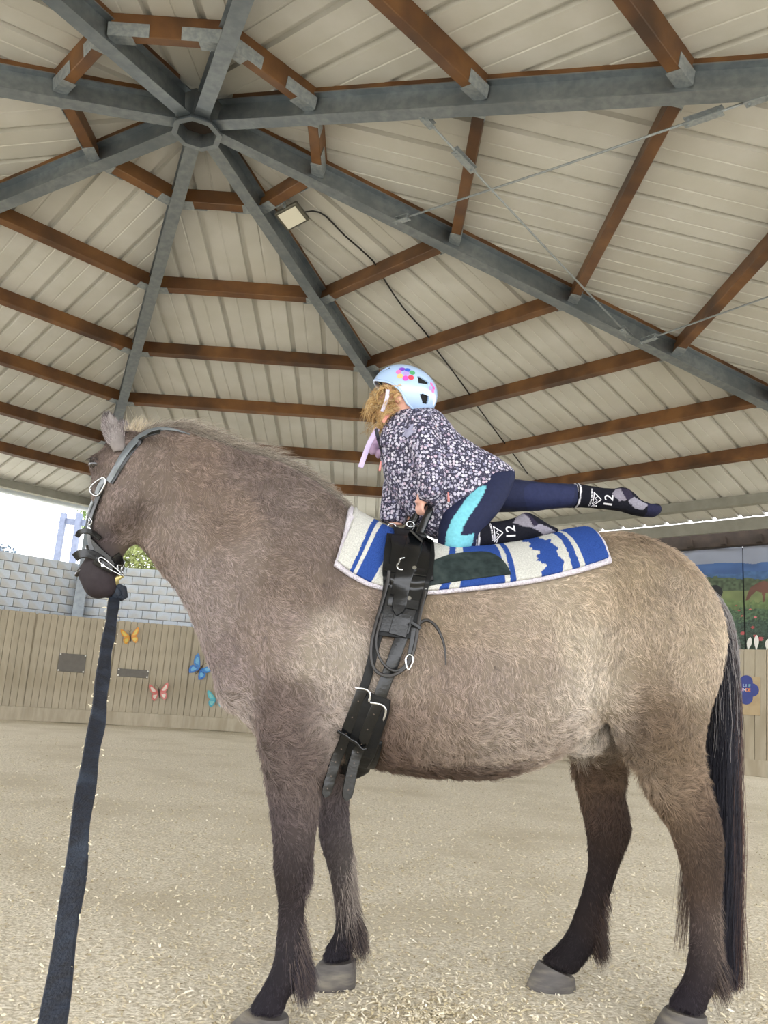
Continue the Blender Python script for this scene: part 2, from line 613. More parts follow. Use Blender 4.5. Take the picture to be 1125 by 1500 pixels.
# ------------------------------------------------------------------ board fence (kickboard) of leaning planks
LEAN = math.tan(math.radians(6.5))
def fence(name, sec, A, t0, t1, pw, ht, lab):
    n, t = sec_axes(sec)
    mid = (t0 + t1) / 2
    root = empty(name, n * A + t * mid, lab, kind='structure')
    e = unit(ZV + n * LEAN)
    nf = np.cross(t, e)
    nf = nf if nf @ n > 0 else -nf
    L = ht / e[2]
    q = MB()   # backing rails behind the boards
    for zz in (0.35, 1.05, 1.75):
        q.box(n * A + t * mid + e * zz + nf * 0.055, (t1 - t0, 0.05, 0.10), (t, nf, e))
    q.build('rail', M_gap, root)
    q = MB()
    q.box(n * A + t * mid + e * (L * 0.5) + nf * 0.034, (t1 - t0, 0.012, L - 0.02), (t, nf, e))
    q.build('backing', M_gap, root)
    shared = None
    i = 0
    x = t0
    while x + pw <= t1 + 1e-6:
        c = n * A + t * (x + pw / 2) + e * (L / 2)
        if shared is None:
            q = MB()
            q.box(c, (L, pw - 0.006, 0.024), (e, t, nf), bev=0.004)
            o = q.build('plank', M_plank, root, origin=c)
            shared = o
        else:
            o = shared.copy()
            COL.objects.link(o)
            o.location = Vector(c + nf * rng.uniform(0, 0.004)) - world_loc(root)
        x += pw + (0.014 if i % 12 == 11 else 0)
        i += 1
    q = MB()
    q.box(n * (A - 0.014) + t * mid + e * 0.13 + ZV * 0.0, (t1 - t0, 0.03, 0.27), (t, nf, e), bev=0.006)
    q.build('base_board', M_plank, root)
    return root, n, t, e, nf
def fence_ring(name, segs, lab):
    """curved stretch of the fence: two-metre panels of boards set round the circle"""
    r0 = R_F * math.cos(DA / 2)
    root = None
    for si in segs:
        a0 = A_SEAM - DA * si
        am = a0 - DA / 2
        n = np.array([math.cos(am), math.sin(am), 0.0]); t = np.array([n[1], -n[0], 0.0])
        if root is None:
            root = empty(name, n * r0, lab, kind='structure')
        e = unit(ZV + n * LEAN)
        nf = np.cross(t, e); nf = nf if nf @ n > 0 else -nf
        ht = 1.99; L = ht / e[2]
        wd = 2 * R_F * math.sin(DA / 2)
        q = MB()
        q.box(n * r0 + e * (L * 0.5) + nf * 0.03, (wd + .04, 0.012, L - 0.03), (t, nf, e))
        for zz in (0.35, 1.05, 1.7):
            q.box(n * r0 + e * zz + nf * 0.06, (wd, 0.05, 0.10), (t, nf, e))
        q.build('backing', M_plank, root)
        pw = (wd - .002) / 12
        for i in range(12):
            c = n * r0 + t * (-wd / 2 + .001 + pw * (i + .5)) + e * (L / 2) + nf * rng.uniform(0, .004)
            q = MB()
            q.box((0, 0, 0), (L, pw - 0.006, 0.024), (e, t, nf), bev=0.004)
            q.v = [tuple(np.array(p) + c) for p in q.v]
            q.build('plank', M_plank, root, origin=c)
        q = MB()
        q.box(n * (r0 - 0.016) + e * 0.12, (wd, 0.03, 0.25), (t, nf, e), bev=0.006)
        q.build('base_board', M_plank, root)
    return root
def on_ring(x, y, R):
    d = ray(x, y); a_, b_, c_ = d[:2] @ d[:2], CAM[:2] @ d[:2], CAM[:2] @ CAM[:2] - R * R
    s_ = (-b_ + math.sqrt(b_ * b_ - a_ * c_)) / a_
    return CAM + d * s_
R_F = 9.62
pA, pB = on_ring(163, 980, R_F + .1), on_ring(42, 980, R_F + .1)
A_SEAM = math.atan2(pA[1], pA[0])
DA = math.atan2(pB[1], pB[0]) - A_SEAM
nseg_r = int((A_SEAM - math.radians(52)) / DA) + 1
fence_ring('wall_back', range(0, nseg_r), 'back stretch of the taupe plank fence round the arena')
fence_ring('wall_left', range(-1, -8, -1), 'left stretch of the taupe plank fence round the arena')
def ring_frame(x, y):
    p = on_ring(x, y, R_F + .1)
    i = math.floor((A_SEAM - math.atan2(p[1], p[0])) / DA)
    am = A_SEAM - DA * (i + .5)
    n = np.array([math.cos(am), math.sin(am), 0.0]); t = np.array([n[1], -n[0], 0.0])
    e = unit(ZV + n * LEAN); nf = np.cross(t, e); nf = nf if nf @ n > 0 else -nf
    return None, n, t, e, nf
R_IN = R_F * math.cos(DA / 2)
f4 = fence('wall_right', 4, 11.2, -5.5, 4.6, 0.19, 2.13, 'right stretch of the taupe plank fence under the banners')
f3 = fence('wall_far_right', 3, 10.2, -4.2, 4.2, 0.19, 2.0, 'plank fence continuing round to the right')

# ------------------------------------------------------------------ block wall beyond the fence
def blocks(name, sec, A, t0, t1, lab):
    n, t = sec_axes(sec)
    root = empty(name, n * A + t * (t0 + t1) / 2, lab, kind='structure')
    bw, bh, top, j = 0.302, 0.176, 3.16, 0.012
    rows = 7
    q = MB()
    q.box(n * (A + 0.1) + t * (t0 + t1) / 2 + ZV * (top - 0.004) / 2, (t1 - t0, 0.17, top - 0.004), (t, n, ZV))
    q.build('mortar_core', M_mortar, root)
    q = MB()
    q.box(n * (A + 0.1) + t * (t0 + t1) / 2 + ZV * (top + 0.006), (t1 - t0, 0.18, 0.012), (t, n, ZV))
    shared = None
    for r in range(rows):
        z = top - bh * (r + 0.5)
        x = t0 - (bw / 2 if r % 2 else 0)
        while x < t1 - 1e-6:
            c = n * (A + 0.02) + t * (x + bw / 2) + ZV * z
            if shared is None:
                q = MB()
                q.box(c, (bw - j, 0.05, bh - j), (t, n, ZV), bev=0.003)
                shared = o = q.build('block', M_block, root, origin=c)
            else:
                o = shared.copy()
                COL.objects.link(o)
                o.location = Vector(c + n * rng.uniform(-0.003, 0.003)) - world_loc(root)
            x += bw
    return root
hb = 10.08 * T8
blocks('wall_outer_back', 5, 10.08, -hb, 3.6, 'grey block wall beyond the fence, right of the steel column')
blocks('wall_outer_left', 6, 10.08, -0.62, hb - .1, 'grey block wall beyond the fence, left of the steel column')

# ------------------------------------------------------------------ right-hand side: wall plate, dark timbers, banners
n4, t4 = sec_axes(4)
A_B = 11.52
zb_top = float(on_plane(1060, 801, n4, A_B)[2])
zb_low = float(on_plane(1090, 950, n4, A_B)[2])
q = MB()
A = 10.75
zt = roof_z(A) - 0.045
z_hd = float(on_plane(1060, 802, n4, 11.22)[2])
q.box(n4 * A + ZV * (zt - 0.11), (10.8, 0.05, 0.22), (t4, n4, ZV))
q.build('trim_1', M_eave, kind='structure', label='pale grey wall plate under the corrugated roof edge at right')
q = MB()
q.box(n4 * 11.22 + ZV * ((zt - 0.02) + z_hd) / 2, (10.8, 0.16, zt - 0.02 - z_hd), (t4, n4, ZV), bev=0.01)
for i in range(-8, 9):
    q.box(n4 * 11.11 + t4 * (i * 0.62) + ZV * (zt - 0.30), (0.09, 0.10, 0.14), (t4, n4, ZV))
q.build('trim_2', M_dark_wood, kind='structure', label='dark timber header above the meadow banners')

def in_poly(px, py, poly):
    ins = np.zeros(px.shape, bool)
    for i in range(len(poly)):
        x1, y1 = poly[i]
        x2, y2 = poly[i - 1]
        c_ = ((y1 > py) != (y2 > py)) & (px < (x2 - x1) * (py - y1) / (y2 - y1 + 1e-12) + x1)
        ins ^= c_
    return ins
def vnoise(x, y, seed=0):
    r_ = np.random.default_rng(seed)
    g_ = r_.random((64, 64))
    xi, yi = np.floor(x).astype(int), np.floor(y).astype(int)
    fx, fy = x - xi, y - yi
    fx, fy = fx * fx * (3 - 2 * fx), fy * fy * (3 - 2 * fy)
    G = lambda a, b: g_[a % 64, b % 64]
    return (G(xi, yi) * (1 - fx) + G(xi + 1, yi) * fx) * (1 - fy) + (G(xi, yi + 1) * (1 - fx) + G(xi + 1, yi + 1) * fx) * fy
def tz(x, y, A=A_B):
    p_ = on_plane(x, y, n4, A)
    return p_ @ t4, p_[2]
tsplit, _ = tz(1089.5, 870)
def banner(t0, t1, seed, lab, sample_at):
    nu_, nv_ = 260, 230
    tt, zz = np.meshgrid(np.linspace(t0, t1, nu_), np.linspace(zb_low - .15, zb_top, nv_), indexing='ij')
    z = zz
    C_ = np.zeros((nu_, nv_, 3))
    def put(mask, c_, var=0.0, ns=None):
        c_ = np.array(hexcol(c_))
        v_ = 1 + (ns - 0.5)[..., None] * 2 * var if ns is not None else np.ones(mask.shape + (1,))
        C_[mask] = (c_ * v_)[mask] if ns is not None else c_
    n1, n2, n3 = vnoise(tt * 6, z * 9, seed), vnoise(tt * 22, z * 26, seed + 1), vnoise(tt * 50, z * 55, seed + 2)
    yp = 801 + (zb_top - z) / (zb_top - zb_low) * 149        # height on the cloth in steps of the print
    put(z > -9, '#868fa3', 0.05, n1)
    put(yp > 830 - 3 * np.sin(tt * 2.1 + 1) - 4 * n1, '#2a5a98', 0.2, n1)
    put(yp > 843 - 4 * n1, '#2d6096', 0.25, n2)
    put(yp > 851 - 6 * np.sin(tt * 1.3 + 2.2) - 5 * n2, '#46583c', 0.5, n2)
    put(yp > 868 - 2 * n1, '#707f46', 0.2, n1)
    put(yp > 884 - 8 * n2 + 4 * n1, '#60783f', 0.3, n2)
    put(yp > 898 - 10 * n2, '#43603f', 0.6, n3)
    put(yp > 915 - 10 * n2, '#324b3a', 0.7, n3)
    r_ = np.random.default_rng(seed + 5)
    for _ in range(60):
        ct_, f_ = r_.uniform(t0, t1), r_.random()
        cz_ = zb_low + (zb_top - zb_low) * .42 * f_
        s_ = 0.014 + 0.04 * (1 - f_) * r_.uniform(0.6, 1.2)
        mk = ((tt - ct_) / s_) ** 2 + ((z - cz_) / (s_ * 0.7)) ** 2 < 0.6 + 0.9 * n3
        put(mk, ['#b03a3a', '#c2474f', '#b5543f', '#cf5f63'][r_.integers(4)], 0.2, n3)
    for poly, c_ in sample_at:
        mk = in_poly(tt, z, poly)
        put(mk, c_, 0.25, n1)
    C_ = C_ * .78 + C_.mean(2, keepdims=True) * .22
    d = 0.025 * np.sin(tt * 5 + seed) * np.clip((zz - zb_top + .7) / 0.6, 0, 1) + 0.05 * np.abs(((tt * 0.55 + seed * 0.3) % 1) - 0.5) * np.clip((zz - zb_top + .8) / 0.6, 0, 1) ** 2
    V = n4 * (A_B) + tt[..., None] * t4 + zz[..., None] * ZV + n4 * d[..., None]
    idx = np.arange(nu_ * nv_).reshape(nu_, nv_)
    Fq = np.stack([idx[:-1, :-1], idx[1:, :-1], idx[1:, 1:], idx[:-1, 1:]], -1).reshape(-1, 4)
    mb = MB()
    mb.v = [tuple(p) for p in V.reshape(-1, 3)]
    mb.f = [tuple(q_) for q_ in Fq.tolist()]
    root = empty('banner', n4 * A_B + t4 * (t0 + t1) / 2 + ZV * 1.95, lab, 'banner', 'meadow banners')
    mb.build('printed_cloth', M_print, root, smooth=True, col=C_.reshape(-1, 3))
    q = MB()
    q.box(n4 * (A_B - 0.01) + t4 * (t0 + t1) / 2 + ZV * (zb_top + 0.012), (t1 - t0, 0.03, 0.03), (t4, n4, ZV))
    q.build('hem_bar', M_gutter, root)
M_print = mat('printed_banner', '#ffffff', None, rough=0.55, attr='Col')
def pxpoly(pts):
    return [tz(x, y) for x, y in pts]
brown = pxpoly([(1094, 872), (1092, 880), (1096, 879), (1101, 872), (1108, 866), (1116, 868), (1118, 882), (1120, 882), (1121, 868), (1135, 868), (1138, 884), (1141, 884), (1143, 868), (1160, 866), (1163, 884), (1167, 884), (1168, 860), (1164, 853), (1140, 853), (1118, 851), (1108, 855), (1099, 861)])
blackh = pxpoly([(1056, 875), (1059, 868), (1057, 861), (1050, 857), (1040, 858), (1020, 857), (1005, 860), (1003, 880), (1007, 880), (1009, 868), (1030, 868), (1031, 881), (1035, 881), (1037, 868), (1046, 868), (1053, 876)])
banner(tsplit - 3.2, tsplit - 0.012, 11, 'meadow banner with a grazing black horse behind the tail', [(blackh, '#15171d')])
banner(tsplit + 0.012, tsplit + 3.2, 31, 'meadow banner with a grazing brown horse at the right edge', [(brown, '#6a4030')])
q = MB()
q.box(n4 * (A_B + 0.05) + t4 * tsplit + ZV * 3.0, (0.10, 0.02, 2.0), (t4, n4, ZV))
q.build('trim_3', M_black, kind='structure', label='dark strip showing in the gap between the two banners')

# feather-shaped white cut-outs along the fence top
fe = f4[3]
for i, (x, tl, h_) in enumerate(((1076, -0.16, 15), (1094, 0.22, 16), (1107.5, 0.05, 18), (1122, 0.16, 13))):
    p_ = on_plane(x, 951, n4, 11.47)
    up = unit(ZV + t4 * tl)
    sd = np.cross(n4, up)
    H = h_ / 72.0
    prof = [(0, .008), (.08, .012), (.25, .028), (.45, .04), (.65, .04), (.82, .03), (.94, .016), (1, .003)]
    poly = [p_ - ZV * 0.09 + up * (H * a + 0.09 * (a > 0)) + sd * b for a, b in prof] + [p_ - ZV * 0.09 + up * (H * a + 0.09 * (a > 0)) - sd * b for a, b in prof[::-1]]
    q = MB()
    q.prism(poly, n4 * 0.006)
    o = q.build('paper_feather', M_white, origin=p_)
    tag(o, ['white feather cut-out at the fence top nearest the tail, leaning left', 'white feather cut-out on the fence top leaning right, second from the tail',
            'tall upright white feather cut-out on the fence top', 'short white feather cut-out farthest from the tail along the fence top'][i], 'decoration', 'white feathers on the fence top')

# club sign on the right fence: tan board, dark blue flower, coloured letters
n, t, e, nf = f4[1], f4[2], f4[3], f4[4]
dpl = (n4 * 11.2) @ nf - 0.03
cs = [on_plane(x, y, nf, dpl) for x, y in ((1078, 991), (1115, 992), (1113.5, 1048), (1074, 1046))]
cpos = sum(cs) / 4
sroot = empty('sign', cpos, 'tan board with a dark blue flower and coloured letters on the right fence', 'sign')
w_, h_ = abs((cs[1] - cs[0]) @ t) + 0.13, abs((cs[0] - cs[3]) @ e)
cpos = cpos - t * 0.07
q = MB()
q.box(cpos, (w_, h_, 0.015), (t, e, nf), bev=0.003)
q.build('board', mat('tan_board', '#b09b78', '#b8a481', rough=0.7), sroot)
fcen = cpos + e * 0.10 + t * 0.005
pet = []
for i in range(72):
    an = 2 * PI * i / 72
    r = max(0.155, max((0.135 * math.cos(an - (i5 * 2 * PI / 5)) + math.sqrt(max(0, 0.105 ** 2 - (0.135 * math.sin(an - i5 * 2 * PI / 5)) ** 2)) if (0.105 ** 2 >= (0.135 * math.sin(an - i5 * 2 * PI / 5)) ** 2 and math.cos(an - i5 * 2 * PI / 5) > 0) else 0) for i5 in range(5)))
    pet.append(fcen + t * math.cos(an) * r * 1.08 + e * math.sin(an) * r * 1.08 - nf * 0.009)
q = MB()
q.prism(pet, -nf * 0.006)
q.build('flower', mat('dark_blue_vinyl', '#33418c', '#2f3c80', rough=0.4), sroot, label='dark blue flower cut-out')
def text_mesh(name, s, c, xax, yax, size, mat_, parent, depth=0.002, align='LEFT', bold=0.0):
    cu = bpy.data.curves.new('tmp_text', 'FONT')
    cu.body = s
    cu.size = size
    cu.extrude = depth
    cu.offset = bold
    cu.align_x = align
    to = bpy.data.objects.new('tmp_text', cu)
    COL.objects.link(to)
    dg = bpy.context.evaluated_depsgraph_get()
    me = bpy.data.meshes.new_from_object(to.evaluated_get(dg))
    bpy.data.objects.remove(to)
    zx = np.cross(xax, yax)
    off = np.array(world_loc(parent)) if parent is not None else np.zeros(3)
    co = np.empty(len(me.vertices) * 3)
    me.vertices.foreach_get('co', co)
    co = co.reshape(-1, 3)
    co = np.asarray(c) - off + co[:, :1] * xax + co[:, 1:2] * yax + co[:, 2:3] * zx
    me.vertices.foreach_set('co', co.ravel())
    me.update()
    me.name = name
    me.materials.clear()
    me.materials.append(mat_)
    return link_mesh(name, me, parent)
lm = {k: mat('letter_' + k, v, None, rough=0.5) for k, v in dict(pale='#a9c4e2', red='#d98a80', teal='#7fb7b8', pink='#c79ac0', orange='#e08a52', white='#d9dbe6', cyan='#7fc6e6').items()}
for row, (word, cols) in enumerate((('AMILIE', ['white', 'pale', 'pale', 'pale', 'pale', 'teal']), ('OOUNDE', ['red', 'teal', 'pink', 'white', 'orange', 'orange']), ('K20', ['cyan', 'red', 'cyan']))):
    for i, (ch, ck) in enumerate(zip(word, cols)):
        text_mesh('letter', ch, fcen - t * 0.15 + t * i * 0.047 + e * (0.045 - 0.072 * row) - nf * 0.017, t, e, 0.072, lm[ck], sroot, bold=0.002)

# plaques on the fence
def plaque(corners, lab):
    n, t, e, nf = ring_frame(*corners[0])[1:]
    d_ = (n * R_IN) @ nf - 0.024
    cs = [on_plane(x, y, nf, d_) for x, y in corners]
    c = sum(cs) / 4
    w_, h_ = np.linalg.norm(cs[1] - cs[0] + cs[2] - cs[3]) / 2, np.linalg.norm(cs[0] - cs[3] + cs[1] - cs[2]) / 2
    r_ = empty('plaque', c, lab, 'plaque')
    q = MB()
    q.box(c, (w_, h_, 0.012), (t, e, nf), bev=0.003)
    q.build('plate', M_plaque, r_)
    for sx_ in (-1, 1):
        for sy_ in (-1, 1):
            q = MB()
            p_ = c + t * sx_ * (w_ / 2 - 0.02) + e * sy_ * (h_ / 2 - 0.02)
            q.tube([p_ - nf * 0.004, p_ - nf * 0.014], 0.016, 10)
            q.build('screw', M_screw, r_)
plaque([(87, 957), (127, 959), (123, 986), (84, 983)], 'dark square plate screwed to the left fence')
plaque([(173, 979), (218, 982), (217, 994), (171, 990)], 'long low dark plate screwed to the back fence')

# butterflies: four wings and a body each
def butterfly(px, size, rot, cols, lab):
    n, t, e, nf = ring_frame(*px)[1:]
    d_ = (n * R_IN) @ nf - 0.03
    c = on_plane(px[0], px[1], nf, d_)
    x_, y_ = t * math.cos(rot) + e * math.sin(rot), -t * math.sin(rot) + e * math.cos(rot)
    r_ = empty('butterfly', c, lab, 'butterfly', 'butterfly decorations on the fence')
    up_ = [(0.02, 0.02), (0.16, 0.22), (0.38, 0.46), (0.50, 0.50), (0.52, 0.36), (0.46, 0.16), (0.36, 0.02), (0.2, -0.02)]
    lo_ = [(0.02, 0.0), (0.2, -0.02), (0.36, -0.02), (0.42, -0.14), (0.38, -0.32), (0.26, -0.42), (0.14, -0.30), (0.05, -0.12)]
    for s_ in (-1, 1):
        for wing, cc in ((up_, cols[0]), (lo_, cols[1])):
            q = MB()
            lift = lambda a: -nf * (0.25 * abs(a) * size)
            q.prism([c + x_ * s_ * a * size + y_ * b * size + lift(a) for a, b in wing], -nf * 0.003)
            q.build('wing', cc, r_)
            q = MB()
            ccn = np.mean([c + x_ * s_ * a * size + y_ * b * size + lift(a) for a, b in wing], axis=0)
            q.prism([ccn + 0.55 * ((c + x_ * s_ * a * size + y_ * b * size + lift(a)) - ccn) - nf * 0.003 for a, b in wing], -nf * 0.002)
            q.build('wing_patch', cols[2], r_)
    q = MB()
    q.tube([c + y_ * a * size - nf * 0.008 for a in (-0.28, -0.1, 0.1, 0.24)], [0.006, 0.013, 0.014, 0.008], 8)
    for s_ in (-1, 1):
        q.tube([c + y_ * 0.24 * size - nf * 0.01, c + y_ * 0.36 * size + x_ * s_ * 0.06 * size - nf * 0.012, c + y_ * 0.42 * size + x_ * s_ * 0.12 * size - nf * 0.012], 0.003, 5)
    q.build('body', M_bfly, r_)
M_bfly = mat('butterfly_body', '#4a3b33', None, rough=0.7)
bm_ = lambda nm, c1, c2: mat(nm, c1, c2, rough=0.45, scale=30)
butterfly((191, 933), 0.34, 0.22, (bm_('orange_wing', '#dca23c', '#e08a3c'), bm_('amber_wing', '#d9a63f', '#d98f38'), bm_('yellow_wing', '#dcc868', '#d2bd5a')), 'yellow and orange butterfly high on the fence beside the lead rope')
butterfly((293, 980), 0.44, -0.55, (bm_('blue_wing', '#3f86c4', '#2f6fb8'), bm_('deep_blue_wing', '#3a7cc4', '#2657a8'), bm_('pale_blue_wing', '#78b6d6', '#62a4cc')), 'large blue butterfly touching the horse chest')
butterfly((233, 1015), 0.36, 0.18, (bm_('red_wing', '#c8625c', '#cf7a72'), bm_('rose_wing', '#c9605a', '#c88078'), bm_('white_wing', '#ddd2c6', '#d2c3b4')), 'red and white butterfly low on the fence')
butterfly((317, 1025), 0.36, 0.05, (bm_('turquoise_wing', '#3fa3b4', '#57b6bf'), bm_('teal_wing', '#3796ac', '#4fa9b8'), bm_('pale_teal_wing', '#84c6c2', '#6fb8ba')), 'small turquoise butterfly lowest beside the horse chest')

# ------------------------------------------------------------------ outside the left opening
M_pale_post = mat('weathered_post', '#626a80', '#6e768b', rough=0.8)
def out_pt(x, y, D):
    return CAM + ray(x, y) * D
D = 26.0
pr_ = empty('play_frame', np.array([*out_pt(86, 820, D)[:2], -0.1]), 'pale timber post frame standing outside beyond the block wall', 'frame')
b0, b1 = out_pt(82, 840, D), out_pt(94, 752, D)
for name, (x0, y0), (x1, y1), wpx in (('post', (81, 840), (94, 752), 0.17), ('post', (111, 800), (117, 752), 0.17)):
    p1 = out_pt(x1, y1, D)
    q = MB()
    q.box(np.array([p1[0], p1[1], p1[2] / 2 - 0.05]), (wpx, wpx, p1[2] + 0.1), bev=0.015)
    q.build(name, M_pale_post, pr_)
q = MB()
p0, p1 = out_pt(88, 763, D), out_pt(150, 768, D)
q.box((p0 + p1) / 2, (np.linalg.norm(p1 - p0), 0.1, 0.2), (unit(p1 - p0), unit(np.cross(ZV, p1 - p0)), ZV))
q.build('crossbar', M_pale_post, pr_)
def leafmass(mb, c, rad, n_, leaf, r_, squash=1.0):
    for _ in range(n_):
        v = r_.normal(size=3)
        v /= np.linalg.norm(v)
        v *= r_.uniform(0.35, 1.0) ** 0.5
        p = np.asarray(c) + v * np.asarray(rad)
        a = unit(r_.normal(size=3))
        b = unit(np.cross(a, r_.normal(size=3)))
        s = leaf * r_.uniform(0.6, 1.3)
        mb.add([p - a * s, p + b * s * 0.4, p + a * s, p - b * s * 0.4 + np.cross(a, b) * s * 0.15], [(0, 1, 2), (0, 2, 3)])
rt = np.random.default_rng(3)
def shrub(name, c, rad, n_, leaf, mm, lab, cat):
    base = np.array([c[0], c[1], -0.1])
    r_ = empty(name, base, lab, cat)
    q = MB()
    for i in range(7):
        v = rt.normal(size=3) * np.array([0.5, 0.5, 0.3])
        q.tube([base, base + (np.asarray(c) - base) * 0.5 + v * 0.2, np.asarray(c) + v * np.asarray(rad)], [0.07, 0.045, 0.012], 6)
    q.build('trunk', M_twig, r_)
    q = MB()
    leafmass(q, c, rad, n_, leaf, rt)
    q.build('foliage', mm, r_, kind='stuff')
M_twig = mat('twig', '#6b6258', '#7b7166', rough=0.9)
M_leaf1 = mat('yellow_green_leaf', '#7b834d', '#6a7340', rough=0.6, scale=4)
M_leaf2 = mat('fresh_green_leaf', '#5d7540', '#6b8048', rough=0.6, scale=4)
M_leaf3 = mat('blue_green_leaf', '#4c5c6c', '#5a6a78', rough=0.6, scale=4)
shrub('bush', out_pt(206, 826, 24), (1.0, 0.9, 0.75), 2600, 0.09, M_leaf1, 'yellow-green bush outside, seen under the horse jaw above the block wall', 'bush')
shrub('tree', out_pt(140, 752, 34), (0.75, 0.75, 1.0), 900, 0.1, M_leaf2, 'bright green tree outside behind the horse face', 'tree')
shrub('shrub', out_pt(0, 812, 28), (0.6, 0.6, 0.35), 300, 0.08, M_leaf3, 'pale bluish shrub with bare twigs showing over the block wall at left', 'shrub')

# ------------------------------------------------------------------ wood chips strewn over the riding surface
NCH = 100000
r_ = np.random.default_rng(21)
rad = 11.0 * r_.random(NCH) ** .85
an = r_.uniform(0, 2 * PI, NCH)
cx_, cy_ = 2.3 + rad * np.cos(an) * 0.9, -4.0 + rad * np.sin(an)
ok = (np.hypot(cx_, cy_) < 9.4)
cx_, cy_ = cx_[ok], cy_[ok]
n_ = len(cx_)
ya, L = r_.uniform(0, PI, n_), r_.uniform(.004, .014, n_) * np.where(r_.random(n_) < .06, 1.9, 1)
wd = r_.uniform(.0014, .0040, n_)
tilt, bow = r_.normal(0, .22, n_), r_.uniform(.1, .5, n_)
dx, dy = np.cos(ya), np.sin(ya)
z0 = floor_h(cx_, cy_) + r_.uniform(.0015, .006, n_)
V = np.zeros((n_, 6, 3))
for k_, a_ in enumerate((-1, 0, 1)):
    for j_, b2 in enumerate((-1, 1)):
        V[:, k_ * 2 + j_, 0] = cx_ + dx * a_ * L - dy * b2 * wd
        V[:, k_ * 2 + j_, 1] = cy_ + dy * a_ * L + dx * b2 * wd
        V[:, k_ * 2 + j_, 2] = z0 + a_ * tilt * L + (1 - abs(a_)) * bow * L * .6 + b2 * wd * r_.normal(0, .5, n_)
Fq = (np.arange(n_)[:, None, None] * 6 + np.array([[0, 2, 3, 1], [2, 4, 5, 3]])[None]).reshape(-1, 4)
me = bpy.data.meshes.new('wood_chips')
me.from_pydata(V.reshape(-1, 3).tolist(), [], Fq.tolist())
tone = np.array([hexcol(h) for h in ('e6dcc4', 'dcd1b6', 'd0c4a6', 'bfb292', 'a4977b', 'eee6d4')])[r_.choice(6, n_, p=[.26, .26, .2, .12, .06, .10])]
a_ = me.color_attributes.new('Col', 'FLOAT_COLOR', 'POINT')
a_.data.foreach_set('color', np.repeat(np.concatenate([tone, np.ones((n_, 1))], 1), 6, axis=0).astype(np.float32).ravel())
chips = link_mesh('wood_chips', me, None, mat('chip_wood', '#ffffff', None, rough=.9, attr='Col', spec=.1))
tag(chips, 'pale wood chips strewn over the sandy riding surface', 'wood chips', kind='stuff')

# ================================================================== the horse
HANG = math.radians(7.4)
HO = np.array([1.92, -3.95, 0.0])
EX = np.array([math.cos(HANG), math.sin(HANG), 0.0])     # towards the tail
EY = np.array([-math.sin(HANG), math.cos(HANG), 0.0])    # away from the viewer (the horse's right)
def hp(x, y, yl=0.0):
    return on_plane(x, y, EY, EY @ HO + yl)
def loc(P):
    P = np.asarray(P) - HO
    return np.stack([P @ EX, P @ EY, P[..., 2]], -1)
def unloc(a, b, c):
    return HO + EX * a + EY * b + ZV * c

def section(A, B, w, n=24, p=0.88, egg=0.0):
    c, a = (A + B) / 2, (A - B) / 2
    out = []
    for j in range(n):
        th = 2 * PI * j / n
        cs, sn = math.cos(th), math.sin(th)
        cs, sn = math.copysign(abs(cs) ** p, cs), math.copysign(abs(sn) ** p, sn)
        out.append(c + a * cs + EY * w * sn * (1 - egg * cs))
    return out
def limb(mb, st, n=24, p=0.9, k=5):
    """st rows: front px, back px, half width, depth (local y)[, egg]"""
    rows = []
    for (ax, ay), (bx, by), w, yl, *eg in st:
        rows.append(np.concatenate([hp(ax, ay, yl), hp(bx, by, yl), [w, eg[0] if eg else 0.0]]))
    rows = catmull(rows, k)
    mb.loft([section(r[:3], r[3:6], r[6], n, p, r[7]) for r in rows])

bmb = MB()
# trunk, chest to buttock (top, bottom, half width)
limb(bmb, [((318, 915), (320, 975), .05, 0), ((333, 850), (330, 1015), .12, 0), ((362, 790), (362, 1062), .185, 0), ((410, 758), (405, 1092), .215, 0), ((460, 748), (462, 1108), .235, 0, .25),
           ((515, 756), (520, 1116), .25, 0, .3), ((565, 783), (570, 1128), .275, 0, .2), ((625, 805), (640, 1137), .305, 0, .1), ((695, 810), (710, 1139), .325, 0, .05),
           ((765, 802), (778, 1122), .325, 0), ((825, 787), (838, 1092), .30, 0, -.05), ((875, 782), (880, 1050), .29, 0, -.05), ((925, 787), (925, 1045), .28, 0), ((970, 805), (970, 1045), .25, 0),
           ((1008, 838), (1008, 1030), .20, 0), ((1036, 885), (1034, 1000), .13, 0), ((1049, 925), (1047, 965), .06, 0)], n=36, p=0.92)
# neck
limb(bmb, [((190, 640), (196, 770), .07, .09), ((212, 631), (206, 802), .08, .075), ((250, 626), (236, 840), .09, .055), ((300, 640), (264, 876), .10, .035), ((355, 660), (288, 925), .118, .02),
           ((420, 683), (303, 970), .15, .005), ((480, 722), (325, 1008), .185, 0), ((515, 752), (365, 1045), .21, 0)], n=30, p=0.92)
